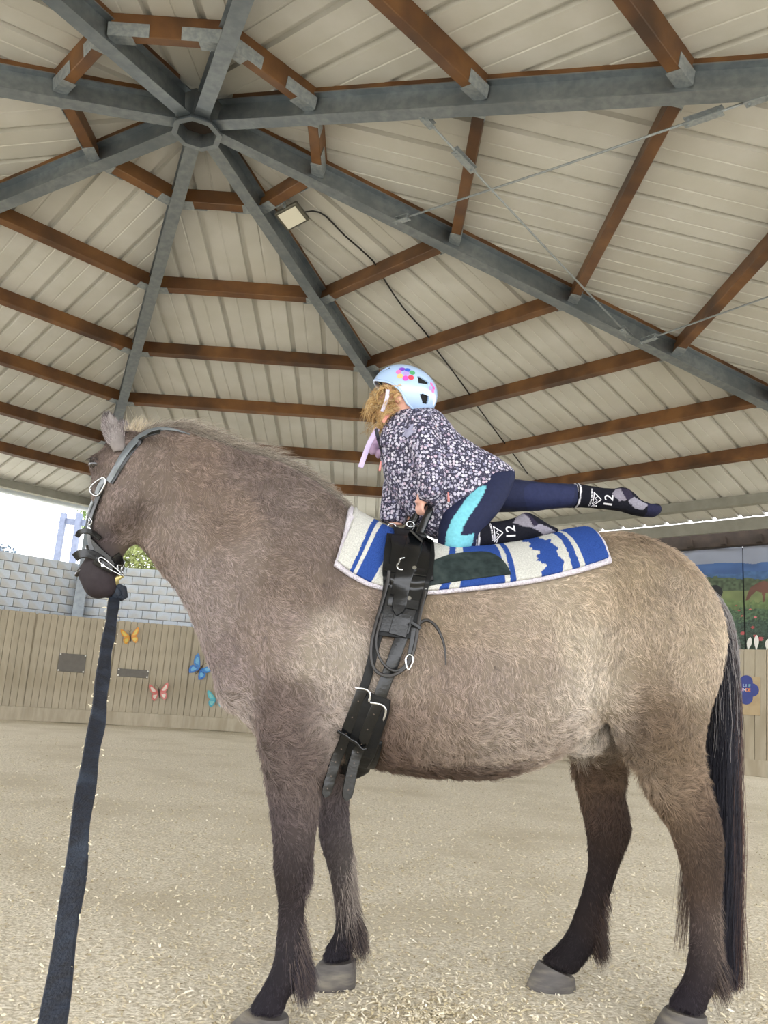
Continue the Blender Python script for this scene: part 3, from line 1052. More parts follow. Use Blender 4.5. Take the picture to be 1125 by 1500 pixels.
# head, turned a little away from the viewer
AL = math.radians(30)
HD = -EX * math.cos(AL) + EY * math.sin(AL)      # where it looks
HL = -EX * math.sin(AL) - EY * math.cos(AL)      # its left side
HU = unit(-0.985 * ZV + 0.11 * HD)              # from poll to muzzle
HF = unit(HD - HU * (HU @ HD))                   # its face
POLL = hp(194, 648, .06)
def head_pt(t, f, s):
    return POLL + HU * t + HF * f + HL * s
hrows = catmull([(-.03, .03, .06, .05), (0, .065, .10, .075), (.05, .088, .12, .095), (.10, .103, .13, .105), (.16, .10, .15, .10), (.22, .09, .155, .088), (.28, .080, .148, .078), (.33, .074, .125, .068), (.365, .070, .085, .058),
                 (.40, .066, .064, .053), (.44, .066, .060, .056), (.485, .064, .062, .060), (.52, .054, .054, .054), (.545, .036, .038, .042), (.56, .012, .016, .02)], 4)
rings = []
for t, f, b, wd in hrows:
    rr_ = []
    for j in range(28):
        th = 2 * PI * j / 28
        cs, sn = math.cos(th), math.sin(th)
        q_ = 0.86
        cs2, sn2 = math.copysign(abs(cs) ** q_, cs), math.copysign(abs(sn) ** q_, sn)
        rr_.append(head_pt(t, (f if cs > 0 else b) * cs2, wd * sn2 * (1 - (0.18 if cs < 0 and t > .1 else 0.1) * abs(cs))))
    rings.append(rr_)
bmb.loft(rings)
for s_ in (-1, 1):   # cheeks, brow ridges, nostril wings, lower lip
    bmb.ellip(head_pt(.23, -.075, .060 * s_), HU * .095, HF * .07, HL * .042)
    bmb.ellip(head_pt(.105, .055, .088 * s_), HU * .04, HF * .03, HL * .026)
    bmb.ellip(head_pt(.475, .035, .045 * s_), HU * .04, HF * .026, HL * .022)
bmb.ellip(head_pt(.52, -.045, 0), HU * .035, HF * .03, HL * .036)
# legs: near fore, far fore, near hind, far hind
LF_Y, RF_Y, LH_Y, RH_Y = -.17, .17, -.17, .17
limb(bmb, [((380, 900), (500, 930), .07, -.10), ((366, 990), (506, 1000), .088, -.125), ((376, 1070), (496, 1085), .088, -.14), ((388, 1140), (471, 1140), .072, -.15), ((397, 1200), (465, 1204), .062, -.16),
           ((400, 1250), (459, 1256), .056, -.165), ((402, 1287), (455, 1290), .053, LF_Y), ((406, 1315), (448, 1314), .042, LF_Y), ((406, 1350), (446, 1350), .037, LF_Y), ((403, 1387), (449, 1390), .040, LF_Y),
           ((396, 1423), (450, 1424), .047, LF_Y), ((377, 1457), (420, 1467), .042, LF_Y), ((361, 1480), (422, 1486), .048, LF_Y)], n=20)
limb(bmb, [((440, 1010), (515, 1010), .08, .12), ((450, 1080), (517, 1085), .075, .13), ((455, 1130), (514, 1135), .065, .14), ((464, 1185), (511, 1190), .055, .15), ((468, 1230), (516, 1232), .05, .16),
           ((477, 1263), (519, 1260), .048, RF_Y), ((484, 1290), (518, 1290), .04, RF_Y), ((490, 1330), (523, 1326), .034, RF_Y), ((490, 1363), (527, 1367), .042, RF_Y), ((478, 1388), (516, 1394), .038, RF_Y), ((469, 1408), (521, 1404), .044, RF_Y)], n=20)
limb(bmb, [((890, 820), (1020, 870), .10, -.08), ((878, 900), (1046, 920), .125, -.115), ((880, 985), (1052, 985), .13, -.135), ((888, 1040), (1038, 1030), .118, -.145), ((907, 1085), (1027, 1080), .098, -.155),
           ((936, 1132), (1027, 1120), .08, -.16), ((956, 1175), (1041, 1168), .064, -.165), ((980, 1214), (1055, 1212), .052, LH_Y), ((992, 1248), (1059, 1238), .05, LH_Y), ((1004, 1290), (1058, 1285), .044, LH_Y),
           ((1010, 1325), (1055, 1325), .037, LH_Y), ((1011, 1370), (1054, 1370), .036, LH_Y), ((1006, 1425), (1056, 1420), .046, LH_Y), ((990, 1453), (1036, 1465), .042, LH_Y), ((977, 1476), (1032, 1484), .047, LH_Y)], n=24)
limb(bmb, [((850, 940), (970, 950), .11, .12), ((842, 1030), (948, 1040), .10, .14), ((838, 1085), (925, 1085), .085, .15), ((840, 1125), (917, 1115), .07, .16), ((848, 1165), (914, 1163), .056, .165),
           ((856, 1205), (921, 1195), .05, RH_Y), ((861, 1236), (924, 1221), .05, RH_Y), ((862, 1266), (909, 1260), .044, RH_Y), ((856, 1295), (897, 1300), .037, RH_Y), ((843, 1333), (887, 1335), .034, RH_Y),
           ((830, 1367), (881, 1370), .042, RH_Y), ((811, 1389), (860, 1405), .04, RH_Y), ((790, 1406), (840, 1429), .046, RH_Y)], n=20)
# muscle masses
def blob(x, y, yl, rx, rz, ry, rot=0.0):
    c_, s_ = math.cos(rot), math.sin(rot)
    bmb.ellip(hp(x, y, yl), EX * rx * c_ + ZV * rx * s_, -EX * rz * s_ + ZV * rz * c_, EY * ry)
blob(230, 806, .005, .020, .055, .055, .25)
for sg in (-1, 1):
    blob(418, 930, sg * .165, .115, .22, .075, .35)      # shoulder
    blob(470, 1010, sg * .15, .09, .13, .07)             # upper arm
    blob(945, 900, sg * .17, .14, .17, .10)              # hip
    blob(915, 1010, sg * .17, .10, .13, .085)            # stifle
    blob(1005, 965, sg * .13, .085, .15, .09)            # buttock
bmb.ellip(hp(350, 985, 0), EX * .08, ZV * .13, EY * .16)  # breast
bmb.ellip(hp(850, 1072, 0), EX * .10 + ZV * .03, ZV * .075 - EX * .02, EY * .07)   # sheath and groin
horse = empty('horse', HO, 'shaggy dun-grey horse with dark legs carrying a kneeling child', 'horse')
tmp = bmb.build('tmp_body', None)
md = tmp.modifiers.new('r', 'REMESH'); md.mode = 'VOXEL'; md.voxel_size = 0.0115; md.use_smooth_shade = True
md = tmp.modifiers.new('s', 'SMOOTH'); md.factor = 0.5; md.iterations = 14
dg = bpy.context.evaluated_depsgraph_get()
bme = bpy.data.meshes.new_from_object(tmp.evaluated_get(dg))
bpy.data.objects.remove(tmp)
nv = len(bme.vertices)
BV = np.empty(nv * 3, np.float64); bme.vertices.foreach_get('co', BV); BV = BV.reshape(-1, 3)
BN = np.empty(nv * 3, np.float64); bme.vertex_normals.foreach_get('vector', BN); BN = BN.reshape(-1, 3)
bme.calc_loop_triangles()
BT = np.empty(len(bme.loop_triangles) * 3, np.int32); bme.loop_triangles.foreach_get('vertices', BT); BT = BT.reshape(-1, 3)
bvh = BVHTree.FromPolygons([tuple(p) for p in BV], [tuple(t_) for t_ in BT.tolist()])

# coat colours: where each tone lies on the body, some withers shadow painted in
def srgb(h): return np.array(hexcol(h))
COATPTS = []
def cpt(x, y, side, h, sg=.05):
    yl = {'L': -.17, 'R': .17, 'M': 0.0, 'T': -.26}[side]
    COATPTS.append((hp(x, y, yl), srgb(h), sg))
for a in [(330, 760, 'M', '8f7e70'), (280, 690, 'M', '8e7c6e'), (235, 700, 'M', '8f8074'), (250, 790, 'M', '9b8c80'), (225, 800, 'M', '948477'), (420, 735, 'M', '81736a'), (480, 750, 'M', '7f7166'), (370, 690, 'M', '83746a'), (360, 850, 'M', '9c8d82'), (300, 880, 'M', 'a09288'),
          (430, 840, 'T', '8a7a6d'), (470, 800, 'T', '83746a'), (400, 930, 'T', '9c8c80'), (350, 990, 'M', '978880'), (345, 1040, 'M', 'b5a89b'), (470, 960, 'T', 'bcaf9e'), (520, 960, 'T', 'c2b6a6'), (500, 1030, 'T', 'b9ac9d'), (480, 1070, 'L', 'aa9d90'),
          (410, 1050, 'L', '74655c'), (440, 1030, 'L', '7a6b61'), (440, 1100, 'L', '6a5b53'), (400, 1110, 'L', '7b6d65'), (430, 1160, 'L', '796b63'), (405, 1190, 'L', '65595a'), (440, 1220, 'L', '6e625e'), (410, 1255, 'L', '4f4647'), (430, 1285, 'L', '463c3a'), (440, 1310, 'L', '423938'),
          (415, 1340, 'L', '3a3438'), (440, 1350, 'L', '584d4d'), (420, 1390, 'L', '454045'), (400, 1430, 'L', '302b33'), (435, 1430, 'L', '4a4243'), (390, 1465, 'L', '39343d'),
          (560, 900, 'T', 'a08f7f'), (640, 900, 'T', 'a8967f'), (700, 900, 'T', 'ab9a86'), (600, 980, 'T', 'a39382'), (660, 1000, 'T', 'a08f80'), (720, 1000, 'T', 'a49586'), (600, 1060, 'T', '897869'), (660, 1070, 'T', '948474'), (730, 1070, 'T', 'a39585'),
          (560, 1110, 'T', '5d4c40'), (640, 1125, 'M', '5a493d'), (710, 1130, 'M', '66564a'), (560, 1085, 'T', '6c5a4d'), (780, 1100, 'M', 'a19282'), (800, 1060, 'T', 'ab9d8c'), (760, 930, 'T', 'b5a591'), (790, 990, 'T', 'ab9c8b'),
          (820, 890, 'T', 'c2b39c'), (850, 950, 'T', 'c9bca6'), (830, 1020, 'T', 'c3b7a5'), (870, 1010, 'T', 'd0c5b2'), (850, 1075, 'M', 'cfc5b6'), (880, 1060, 'M', 'd5cab8'), (860, 870, 'T', 'b9a88f'),
          (880, 800, 'M', '94826a'), (930, 800, 'M', '96846e'), (980, 830, 'M', 'a39179'), (930, 860, 'T', 'a39279'), (970, 890, 'T', 'a89882'), (1020, 880, 'M', 'b3a38c'), (1045, 940, 'M', 'c6b79d'), (1000, 940, 'T', 'b3a38c'), (930, 940, 'T', 'b0a08a'), (1030, 1000, 'T', 'b4a48d'),
          (900, 970, 'T', 'b2a48f'), (960, 990, 'T', 'a08f79'), (900, 1040, 'T', 'baab96'), (950, 1040, 'T', '75634f'), (930, 1070, 'L', '6b5a48'), (980, 1050, 'L', '7b6954'), (1005, 1080, 'L', '7f6d59'), (970, 1100, 'L', '78664f'), (1020, 1060, 'L', '968670'),
          (945, 1140, 'L', '96846f'), (990, 1150, 'L', '86735f'), (980, 1190, 'L', '826e5a'), (1020, 1190, 'L', '6c594a'), (1040, 1220, 'L', '544438'), (1010, 1240, 'L', '705d4d'), (1035, 1260, 'L', '4f4138'), (1015, 1300, 'L', '6e5a4b'), (1045, 1300, 'L', '5a493e'),
          (1015, 1350, 'L', '544746'), (1045, 1350, 'L', '796a5f'), (1015, 1400, 'L', '3f3639'), (1045, 1405, 'L', '6a5c54'), (1030, 1440, 'L', '3b3236'), (1000, 1465, 'L', '362f37'),
          (880, 1090, 'R', '857057'), (900, 1120, 'R', '6f5a46'), (855, 1140, 'R', '6d5846'), (885, 1180, 'R', '56443a'), (890, 1230, 'R', '48382f'), (870, 1270, 'R', '3a2e2b'), (860, 1320, 'R', '2e2628'), (880, 1340, 'R', '43342d'), (830, 1390, 'R', '2c2528'),
          (490, 1120, 'R', '6b5d54'), (490, 1170, 'R', '6a6060'), (480, 1215, 'R', '544b50'), (510, 1230, 'R', '857b76'), (495, 1260, 'R', '362e31'), (520, 1275, 'R', '9a9088'), (495, 1300, 'R', '3c3438'), (515, 1320, 'R', '70645e'), (505, 1360, 'R', '2f2a2d'), (490, 1390, 'R', '35313a')]:
    cpt(*a)
for t, f, s_, h in ((.0, .05, .05, '6f6158'), (.08, .08, .0, '685a52'), (.1, .06, .08, '6d5f56'), (.1, -.05, .09, '8f7f74'), (.19, -.07, .08, '94857b'), (.2, .08, 0, '8d857c'), (.25, 0, .07, '86776d'), (.27, -.1, .03, '695b52'), (.32, .05, .03, '7c716b'),
                    (.37, 0, .05, '5c5150'), (.42, .05, 0, '564c4d'), (.45, 0, .055, '544d50'), (.5, .03, .03, '4c464a'), (.53, -.04, .02, '4a4145'), (.54, .03, -.02, '484044')):
    COATPTS.append((head_pt(t, f, s_), srgb(h), .035))
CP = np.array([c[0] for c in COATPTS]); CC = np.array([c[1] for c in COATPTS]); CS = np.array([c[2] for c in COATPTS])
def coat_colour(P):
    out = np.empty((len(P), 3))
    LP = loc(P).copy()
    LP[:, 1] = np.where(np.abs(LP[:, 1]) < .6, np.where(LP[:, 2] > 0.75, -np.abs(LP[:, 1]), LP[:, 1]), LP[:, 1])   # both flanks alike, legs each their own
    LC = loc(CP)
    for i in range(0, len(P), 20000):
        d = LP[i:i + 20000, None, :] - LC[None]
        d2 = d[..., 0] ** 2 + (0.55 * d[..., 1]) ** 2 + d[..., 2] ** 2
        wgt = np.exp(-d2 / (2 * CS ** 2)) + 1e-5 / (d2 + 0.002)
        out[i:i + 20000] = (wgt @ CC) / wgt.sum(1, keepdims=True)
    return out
def n3(P, sc, seed):
    """cheap smooth 3-d noise from three vnoise planes"""
    return (vnoise(P[:, 0] * sc, P[:, 2] * sc, seed) + vnoise(P[:, 1] * sc + 7.3, P[:, 2] * sc + 3.1, seed + 1) + vnoise(P[:, 0] * sc + 1.7, P[:, 1] * sc + 9.2, seed + 2)) / 3
bcol = coat_colour(BV) * 0.45 * np.interp(BV[:, 2], [.5, .85], [.72, 1.0])[:, None]  # skin darkened to paint shade into the gaps between hairs
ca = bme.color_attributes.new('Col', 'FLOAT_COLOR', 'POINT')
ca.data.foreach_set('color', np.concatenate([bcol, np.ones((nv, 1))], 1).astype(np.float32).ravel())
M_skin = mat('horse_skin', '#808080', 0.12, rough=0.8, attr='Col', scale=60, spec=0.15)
bme.materials.clear(); bme.materials.append(M_skin)
bme.name = 'body'
bme.polygons.foreach_set('use_smooth', [True] * len(bme.polygons))
body = link_mesh('body', bme, horse)
bme.transform(Matrix.Translation(-Vector(HO)))

def hair_material(name, rough=0.55, spec=0.25):
    M = bpy.data.materials.new(name)
    M.use_nodes = True
    n_, l_ = M.node_tree.nodes, M.node_tree.links
    b_ = n_['Principled BSDF']
    b_.inputs['Roughness'].default_value = rough
    b_.inputs['Specular IOR Level'].default_value = spec
    a_ = n_.new('ShaderNodeAttribute'); a_.attribute_name = 'Col'
    l_.new(a_.outputs['Color'], b_.inputs['Base Color'])
    return M
def hairs(name, P, rad, col, M, parent, kind='stuff', taper=0.15, tips=(1.0, 1.0)):
    """P (n, k, 3) strands in world space; rad (n,); col (n, 3)"""
    n_, k_, _ = P.shape
    hc = bpy.data.hair_curves.new(name)
    hc.add_curves([k_] * n_)
    off = np.array(world_loc(parent)) if parent is not None else np.zeros(3)
    hc.position_data.foreach_set('vector', (P - off).astype(np.float32).ravel())
    tp = np.linspace(1, taper, k_)
    ra = hc.attributes.get('radius') or hc.attributes.new('radius', 'FLOAT', 'POINT')
    ra.data.foreach_set('value', (rad[:, None] * tp[None]).astype(np.float32).ravel())
    at = hc.attributes.new('Col', 'FLOAT_COLOR', 'POINT')
    gr = np.linspace(*tips, k_)       # dark roots, pale tips: shade and relief painted into the strand colour
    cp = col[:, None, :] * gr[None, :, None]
    at.data.foreach_set('color', np.concatenate([cp, np.ones((n_, k_, 1))], 2).astype(np.float32).ravel())
    hc.materials.append(M)
    o = bpy.data.objects.new(name, hc)
    COL.objects.link(o)
    o.parent = parent
    return tag(o, kind=kind)
M_hair = hair_material('coat_hair')

# --- coat: strands rooted all over the body, lying with the growth of the hair
tri = BV[BT]
area = 0.5 * np.linalg.norm(np.cross(tri[:, 1] - tri[:, 0], tri[:, 2] - tri[:, 0]), axis=1)
tc_ = tri.mean(1)
tn = np.cross(tri[:, 1] - tri[:, 0], tri[:, 2] - tri[:, 0]); tn /= np.linalg.norm(tn, axis=1)[:, None] + 1e-12
facing = ((CAM - tc_) * tn).sum(1) / np.linalg.norm(CAM - tc_, axis=1)
lt = loc(tc_)
dens = np.where(facing > -0.25, 1.0, 0.16)
dens *= np.where(lt[:, 2] < 0.55, 1.25, 1.0)
hdt = (tc_ - POLL) @ HU
ishead = (np.linalg.norm(tc_ - POLL - np.outer(np.clip(hdt, 0, .56), HU), axis=1) < .17) & (hdt > -.02) & ((tc_ - POLL) @ HF > -.17) & (lt[:, 0] < -.32)
dens = np.where(ishead, dens * np.where(hdt > .36, 0.5, 1.5), dens)
N_COAT = 330000
prob = area * dens; prob /= prob.sum()
ti = rng.choice(len(BT), N_COAT, p=prob)
u_, v_ = rng.random(N_COAT), rng.random(N_COAT)
fl_ = u_ + v_ > 1; u_[fl_], v_[fl_] = 1 - u_[fl_], 1 - v_[fl_]
Rt = tri[ti, 0] + (tri[ti, 1] - tri[ti, 0]) * u_[:, None] + (tri[ti, 2] - tri[ti, 0]) * v_[:, None]
vn = BN[BT[ti]]
Nn = vn[:, 0] * (1 - u_ - v_)[:, None] + vn[:, 1] * u_[:, None] + vn[:, 2] * v_[:, None]
Nn /= np.linalg.norm(Nn, axis=1)[:, None] + 1e-12
L_ = loc(Rt)
hx, hz = L_[:, 0], L_[:, 2]
leg = np.clip((0.72 - hz) / 0.12, 0, 1)
hd_ = ishead[ti]
ht_ = (Rt - POLL) @ HU
rump = np.clip((hx - 0.85) / 0.2, 0, 1) * (1 - leg)
neck = np.clip((0.1 - hx) / 0.2, 0, 1) * (1 - leg)
D_ = EX * 0.80 - ZV * 0.6
Dv = np.tile(D_, (N_COAT, 1))
Dv = Dv * (1 - neck[:, None]) + neck[:, None] * (EX * 0.75 - ZV * 0.66)
Dv = Dv * (1 - rump[:, None]) + rump[:, None] * (EX * 0.45 - ZV * 0.9)
belly = np.clip((0.95 - hz) / .2, 0, 1) * (1 - leg)
Dv = Dv * (1 - belly[:, None]) + belly[:, None] * (EX * 0.9 - ZV * 0.35)
# flank whorl: hair runs up and back in front of the stifle
fw_ = np.exp(-(((hx - .78) / .13) ** 2 + ((hz - 1.03) / .16) ** 2))
Dv = Dv * (1 - fw_[:, None]) + fw_[:, None] * (EX * 0.25 - ZV * 1.0)
Dv = Dv * (1 - leg[:, None]) + leg[:, None] * (EX * 0.18 - ZV * 1.0)
Dv[hd_] = HU * 1.0 - HF * 0.35
curl = np.exp(-(((hx - .0) / .13) ** 2 + ((hz - .78) / .16) ** 2)) + np.exp(-(((hx - 1.0) / .13) ** 2 + ((hz - .80) / .13) ** 2)) + 0.6 * np.exp(-(((hx + .38) / .12) ** 2 + ((hz - 1.62) / .1) ** 2)) + 0.6 * belly
ang = (n3(Rt, 9, 40) - .5) * 2.2 + (n3(Rt, 34, 50) - .5) * (2.2 + 4.0 * curl) + rng.normal(0, .16, N_COAT)
T_ = Dv - Nn * (Dv * Nn).sum(1)[:, None]
T_ /= np.linalg.norm(T_, axis=1)[:, None] + 1e-9
B_ = np.cross(Nn, T_)
T2 = T_ * np.cos(ang)[:, None] + B_ * np.sin(ang)[:, None]
lift = 0.22 + 0.5 * (n3(Rt, 30, 60) - .4) + 0.12 * curl + rng.normal(0, .07, N_COAT)
lift = np.clip(lift, 0.06, 0.9)
ln = np.full(N_COAT, .024) * (1 + .35 * belly + .25 * curl)
ln = np.where(hz < .55, .018, ln); ln = np.where(hz < .40, .015, ln)
ln = np.where(hd_, np.where(ht_ > .36, .005, .019), ln)
ln *= rng.uniform(.65, 1.25, N_COAT)
# pad and girth lie over the coat: keep the hair short there
under_pad = (hz > 1.12) & (hx > .27) & (hx < 1.22) & (np.abs(L_[:, 1]) < .33)
CELL = .0072 * (1 + .35 * (curl > .5))
jit = np.stack([n3(Rt, 45, 71), n3(Rt, 45, 74), n3(Rt, 45, 77)], -1) * 1.6
cid = np.floor(Rt / CELL[:, None] + jit).astype(np.int64)
_, inv = np.unique(cid @ np.array([73856093, 19349663, 83492791]), return_inverse=True)
inv = inv.ravel()
nc = inv.max() + 1
cnt = np.bincount(inv, minlength=nc)[:, None]
cen = np.stack([np.bincount(inv, Rt[:, k_], nc) for k_ in range(3)], -1) / cnt
r_ang, r_lift, r_len, r_br = rng.normal(0, .24, nc), rng.normal(0, .12, nc), rng.uniform(.75, 1.25, nc), rng.normal(0, .15, nc)
ang2 = r_ang[inv] * (1 + curl)
T3 = T2 * np.cos(ang2)[:, None] + np.cross(Nn, T2) * np.sin(ang2)[:, None]
lift = np.clip(lift + r_lift[inv], .05, 1.0)
ln = ln * r_len[inv]
wav = (n3(Rt, 55, 70) - .5) * 2.0
pts = [Rt - Nn * .002]
dcur = T3 * np.cos(lift)[:, None] + Nn * np.sin(lift)[:, None]
pull = (cen[inv] - Rt); pull -= Nn * (pull * Nn).sum(1)[:, None]
for kk in range(4):
    a_ = wav * (kk + 0.3) * .42
    dk = dcur * np.cos(a_)[:, None] + np.cross(Nn, dcur) * np.sin(a_)[:, None] - Nn * (0.13 * kk)
    dk /= np.linalg.norm(dk, axis=1)[:, None]
    pts.append(pts[-1] + dk * (ln / 4)[:, None] + pull * .15)
PT = np.stack(pts, 1)
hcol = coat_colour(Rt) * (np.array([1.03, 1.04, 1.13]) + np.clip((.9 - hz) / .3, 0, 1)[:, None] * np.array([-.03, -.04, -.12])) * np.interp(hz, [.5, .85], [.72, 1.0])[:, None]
br = 1 + (n3(Rt, 60, 80) - .5) * .55 + r_br[inv] + rng.normal(0, .12, N_COAT)
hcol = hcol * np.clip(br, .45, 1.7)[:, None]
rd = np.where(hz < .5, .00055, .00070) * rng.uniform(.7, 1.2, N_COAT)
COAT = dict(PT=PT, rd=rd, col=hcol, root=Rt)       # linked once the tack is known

# --- fetlock feathers
def feather(cx, cy, yl, n_, spread, L, cols, back=0.3):
    c0 = hp(cx, cy, yl)
    r0 = c0 + EX * rng.normal(0, spread * .6, (n_, 1)) + EY * rng.normal(0, .030, (n_, 1)) + ZV * rng.normal(0, spread, (n_, 1))
    near = [bvh.find_nearest(Vector(p)) for p in r0]
    r0 = np.array([np.array(q[0]) for q in near]); nn = np.array([np.array(q[1]) for q in near])
    ll = L * rng.uniform(.5, 1.15, (n_, 1))
    d0 = nn * .5 + EX * back - ZV * .8 + rng.normal(0, .12, (n_, 3)); d0 /= np.linalg.norm(d0, axis=1)[:, None]
    p = [r0 - nn * .003]
    for kk in range(4):
        d0 = d0 - ZV * .22; d0 /= np.linalg.norm(d0, axis=1)[:, None]
        p.append(p[-1] + d0 * ll / 4)
    P = np.stack(p, 1)
    P[..., 2] = np.maximum(P[..., 2], .004)
    cc = np.array([srgb(cols[i]) for i in rng.integers(0, len(cols), n_)]) * rng.uniform(.7, 1.2, (n_, 1))
    return P, cc
fe_ = [feather(447, 1418, LF_Y, 1400, .028, .075, ['2c2730', '332d35', '463c3c', '5a4d48']), feather(448, 1385, LF_Y, 600, .04, .06, ['5c504c', '6e625a', '42393b']),
       feather(527, 1355, RF_Y, 1300, .032, .085, ['342c2c', '4a3f3b', '6e6058', '2b262b']), feather(520, 1310, RF_Y, 700, .05, .06, ['9a8f85', '7a6f68']), feather(521, 1275, RF_Y, 500, .04, .04, ['a89d92', '8f847a']),
       feather(1056, 1425, LH_Y, 1100, .025, .075, ['3b3130', '5b4d46', '2b2529', '6d5f56']), feather(1057, 1370, LH_Y, 500, .05, .04, ['7b6c61', '64564d']),
       feather(880, 1375, RH_Y, 1000, .025, .08, ['2a2222', '382c28', '4a3a30']), feather(886, 1335, RH_Y, 500, .04, .05, ['4a392f', '34292a']),
       feather(452, 1285, LF_Y, 500, .03, .03, ['463c3a', '54494a'])]
FP = np.concatenate([a for a, b in fe_]); FC_ = np.concatenate([b for a, b in fe_])
hairs('fetlock_feather', FP, np.full(len(FP), .0006), FC_, M_hair, horse)

# --- mane along the crest
crest = np.array([hp(x, y, yl) for x, y, yl in ((196, 640, .085), (212, 633, .075), (249, 627, .055), (300, 641, .035), (355, 661, .02), (420, 684, .005), (480, 722, 0), (500, 741, 0))])
crest = catmull(crest, 12)
n_ = 12000
ci = rng.uniform(0, len(crest) - 1.001, n_)
i0 = ci.astype(int); fr = (ci - i0)[:, None]
r0 = crest[i0] * (1 - fr) + crest[i0 + 1] * fr
tg = crest[i0 + 1] - crest[i0]; tg /= np.linalg.norm(tg, axis=1)[:, None]
side = rng.normal(.008, .012, (n_, 1))
r0 = r0 + EY * side - ZV * (.006 + np.abs(side) * .4)
fr_ = ci / (len(crest) - 1)
ll = (.06 + .06 * np.sin(np.clip(fr_ * 1.15, 0, 1) * PI)) * rng.uniform(.5, 1.15, n_)
toward = rng.random(n_) < .52
d0 = ZV * rng.uniform(.6, 1.5, (n_, 1)) + tg * rng.uniform(.4, 1.0, (n_, 1)) + EY * np.where(toward, rng.uniform(-.75, .1, n_), rng.uniform(.2, .9, n_))[:, None] + rng.normal(0, .08, (n_, 3))
d0 += ((n3(r0, 25, 90) - .5) * 1.1)[:, None] * EX
d0 /= np.linalg.norm(d0, axis=1)[:, None]
p = [r0]
for kk in range(5):
    d0 = d0 - ZV * .24 + tg * .10
    d0 /= np.linalg.norm(d0, axis=1)[:, None]
    p.append(p[-1] + d0 * (ll / 5)[:, None])
P = np.stack(p, 1)
mc = np.array([srgb(['a2988c', '857b72', 'b8aea0', '6a615b', '4f4845'][i]) for i in rng.choice(5, n_, p=[.3, .22, .3, .12, .06])])
hairs('mane', P, np.full(n_, .0006), mc, M_hair, horse)
# forelock tuft standing up between the ears
n_ = 420
r0 = hp(203, 640, .08) + rng.normal(0, 1, (n_, 3)) * np.array([.022, .02, .01])
d0 = ZV * 1.0 + EX * rng.normal(-.05, .45, (n_, 1)) + EY * rng.normal(0, .3, (n_, 1)); d0 /= np.linalg.norm(d0, axis=1)[:, None]
ll = rng.uniform(.03, .085, n_)
p = [r0]
for kk in range(4):
    d0 = d0 + EX * .10 - ZV * .08; d0 /= np.linalg.norm(d0, axis=1)[:, None]
    p.append(p[-1] + d0 * (ll / 4)[:, None])
hairs('forelock', np.stack(p, 1), np.full(n_, .0006), np.array([srgb(['d8cbb0', 'c2b498', 'a3968a'][i]) for i in rng.integers(0, 3, n_)]), M_hair, horse)

# --- tail
tl = catmull([hp(1012, 848, 0), hp(1040, 880, 0), hp(1056, 930, 0), hp(1060, 990, 0), hp(1060, 1060, 0), hp(1058, 1140, 0), hp(1058, 1240, 0), hp(1056, 1340, 0), hp(1056, 1425, 0)], 6)
nT = len(tl)
n_ = 13000
an, ra_ = rng.uniform(0, 2 * PI, n_), np.sqrt(rng.random(n_))
sp = np.interp(np.linspace(0, 1, nT), [0, .12, .3, .5, .75, 1], [.012, .022, .029, .037, .044, .048])
spy = np.interp(np.linspace(0, 1, nT), [0, .12, .3, .5, .75, 1], [.02, .035, .045, .055, .06, .06])
st_ = np.where(rng.random(n_) < .5, 0.0, rng.uniform(0, .22, n_))
en_ = np.clip(rng.normal(.97, .07, n_), .35, 1.06)
en_ = np.where((st_ < .05) & (rng.random(n_) < .5), rng.uniform(.2, .6, n_), en_)
K = 14
tt_ = st_[:, None] + (en_ - st_)[:, None] * np.linspace(0, 1, K)[None]
fi = np.clip(tt_ * (nT - 1), 0, nT - 1.001)
i0 = fi.astype(int); fr = (fi - i0)[..., None]
ctr = tl[i0] * (1 - fr) + tl[i0 + 1] * fr + (np.clip(tt_ - 1, 0, 1) * .7)[..., None] * -ZV
sw = np.interp(tt_, np.linspace(0, 1, nT), sp); sy = np.interp(tt_, np.linspace(0, 1, nT), spy)
wob = np.cumsum(rng.normal(0, .0035, (n_, K)), 1)
cl_ = (np.sin(an * 9)[:, None] * .006) * np.sin(tt_ * 16 + an[:, None] * 5)
P = ctr + EX * ((np.cos(an) * ra_)[:, None] * sw + wob + cl_)[..., None] + EY * ((np.sin(an) * ra_)[:, None] * sy + wob[::-1])[..., None]
P[..., 2] = np.maximum(P[..., 2], .02)
tmid = tt_.mean(1)
g1, g2, g3 = srgb('8c8888'), srgb('26262f'), srgb('6b5044')
short = en_ < .62
mixb = np.clip((ra_ * np.cos(an) - .1) * 1.2 + rng.normal(0, .2, n_), 0, 1)[:, None]
tcol = np.where(short[:, None], g1 * rng.uniform(.7, 1.25, (n_, 1)), g2 * (1 - mixb * .8) + g3 * mixb * .8)
tcol = tcol * rng.uniform(.75, 1.3, (n_, 1))
hairs('tail', P, np.full(n_, .00065), tcol, M_hair, horse, taper=.5)
n2 = 260    # the thin lock that hangs in front of the hock
a0, a1 = hp(1018, 1190, .02), hp(999, 1400, .02)
tq = np.linspace(0, 1, 8)[None, :, None]
P = a0 + (a1 - a0) * tq * rng.uniform(.55, 1.0, (n2, 1, 1)) + EX * rng.normal(0, .011, (n2, 1, 1)) + EY * rng.normal(0, .02, (n2, 1, 1)) + EX * np.cumsum(rng.normal(0, .002, (n2, 8, 1)), 1)
hairs('tail_lock', P, np.full(n2, .0005), np.tile(srgb('5a4a40'), (n2, 1)) * rng.uniform(.6, 1.3, (n2, 1)), M_hair, horse, taper=.5)

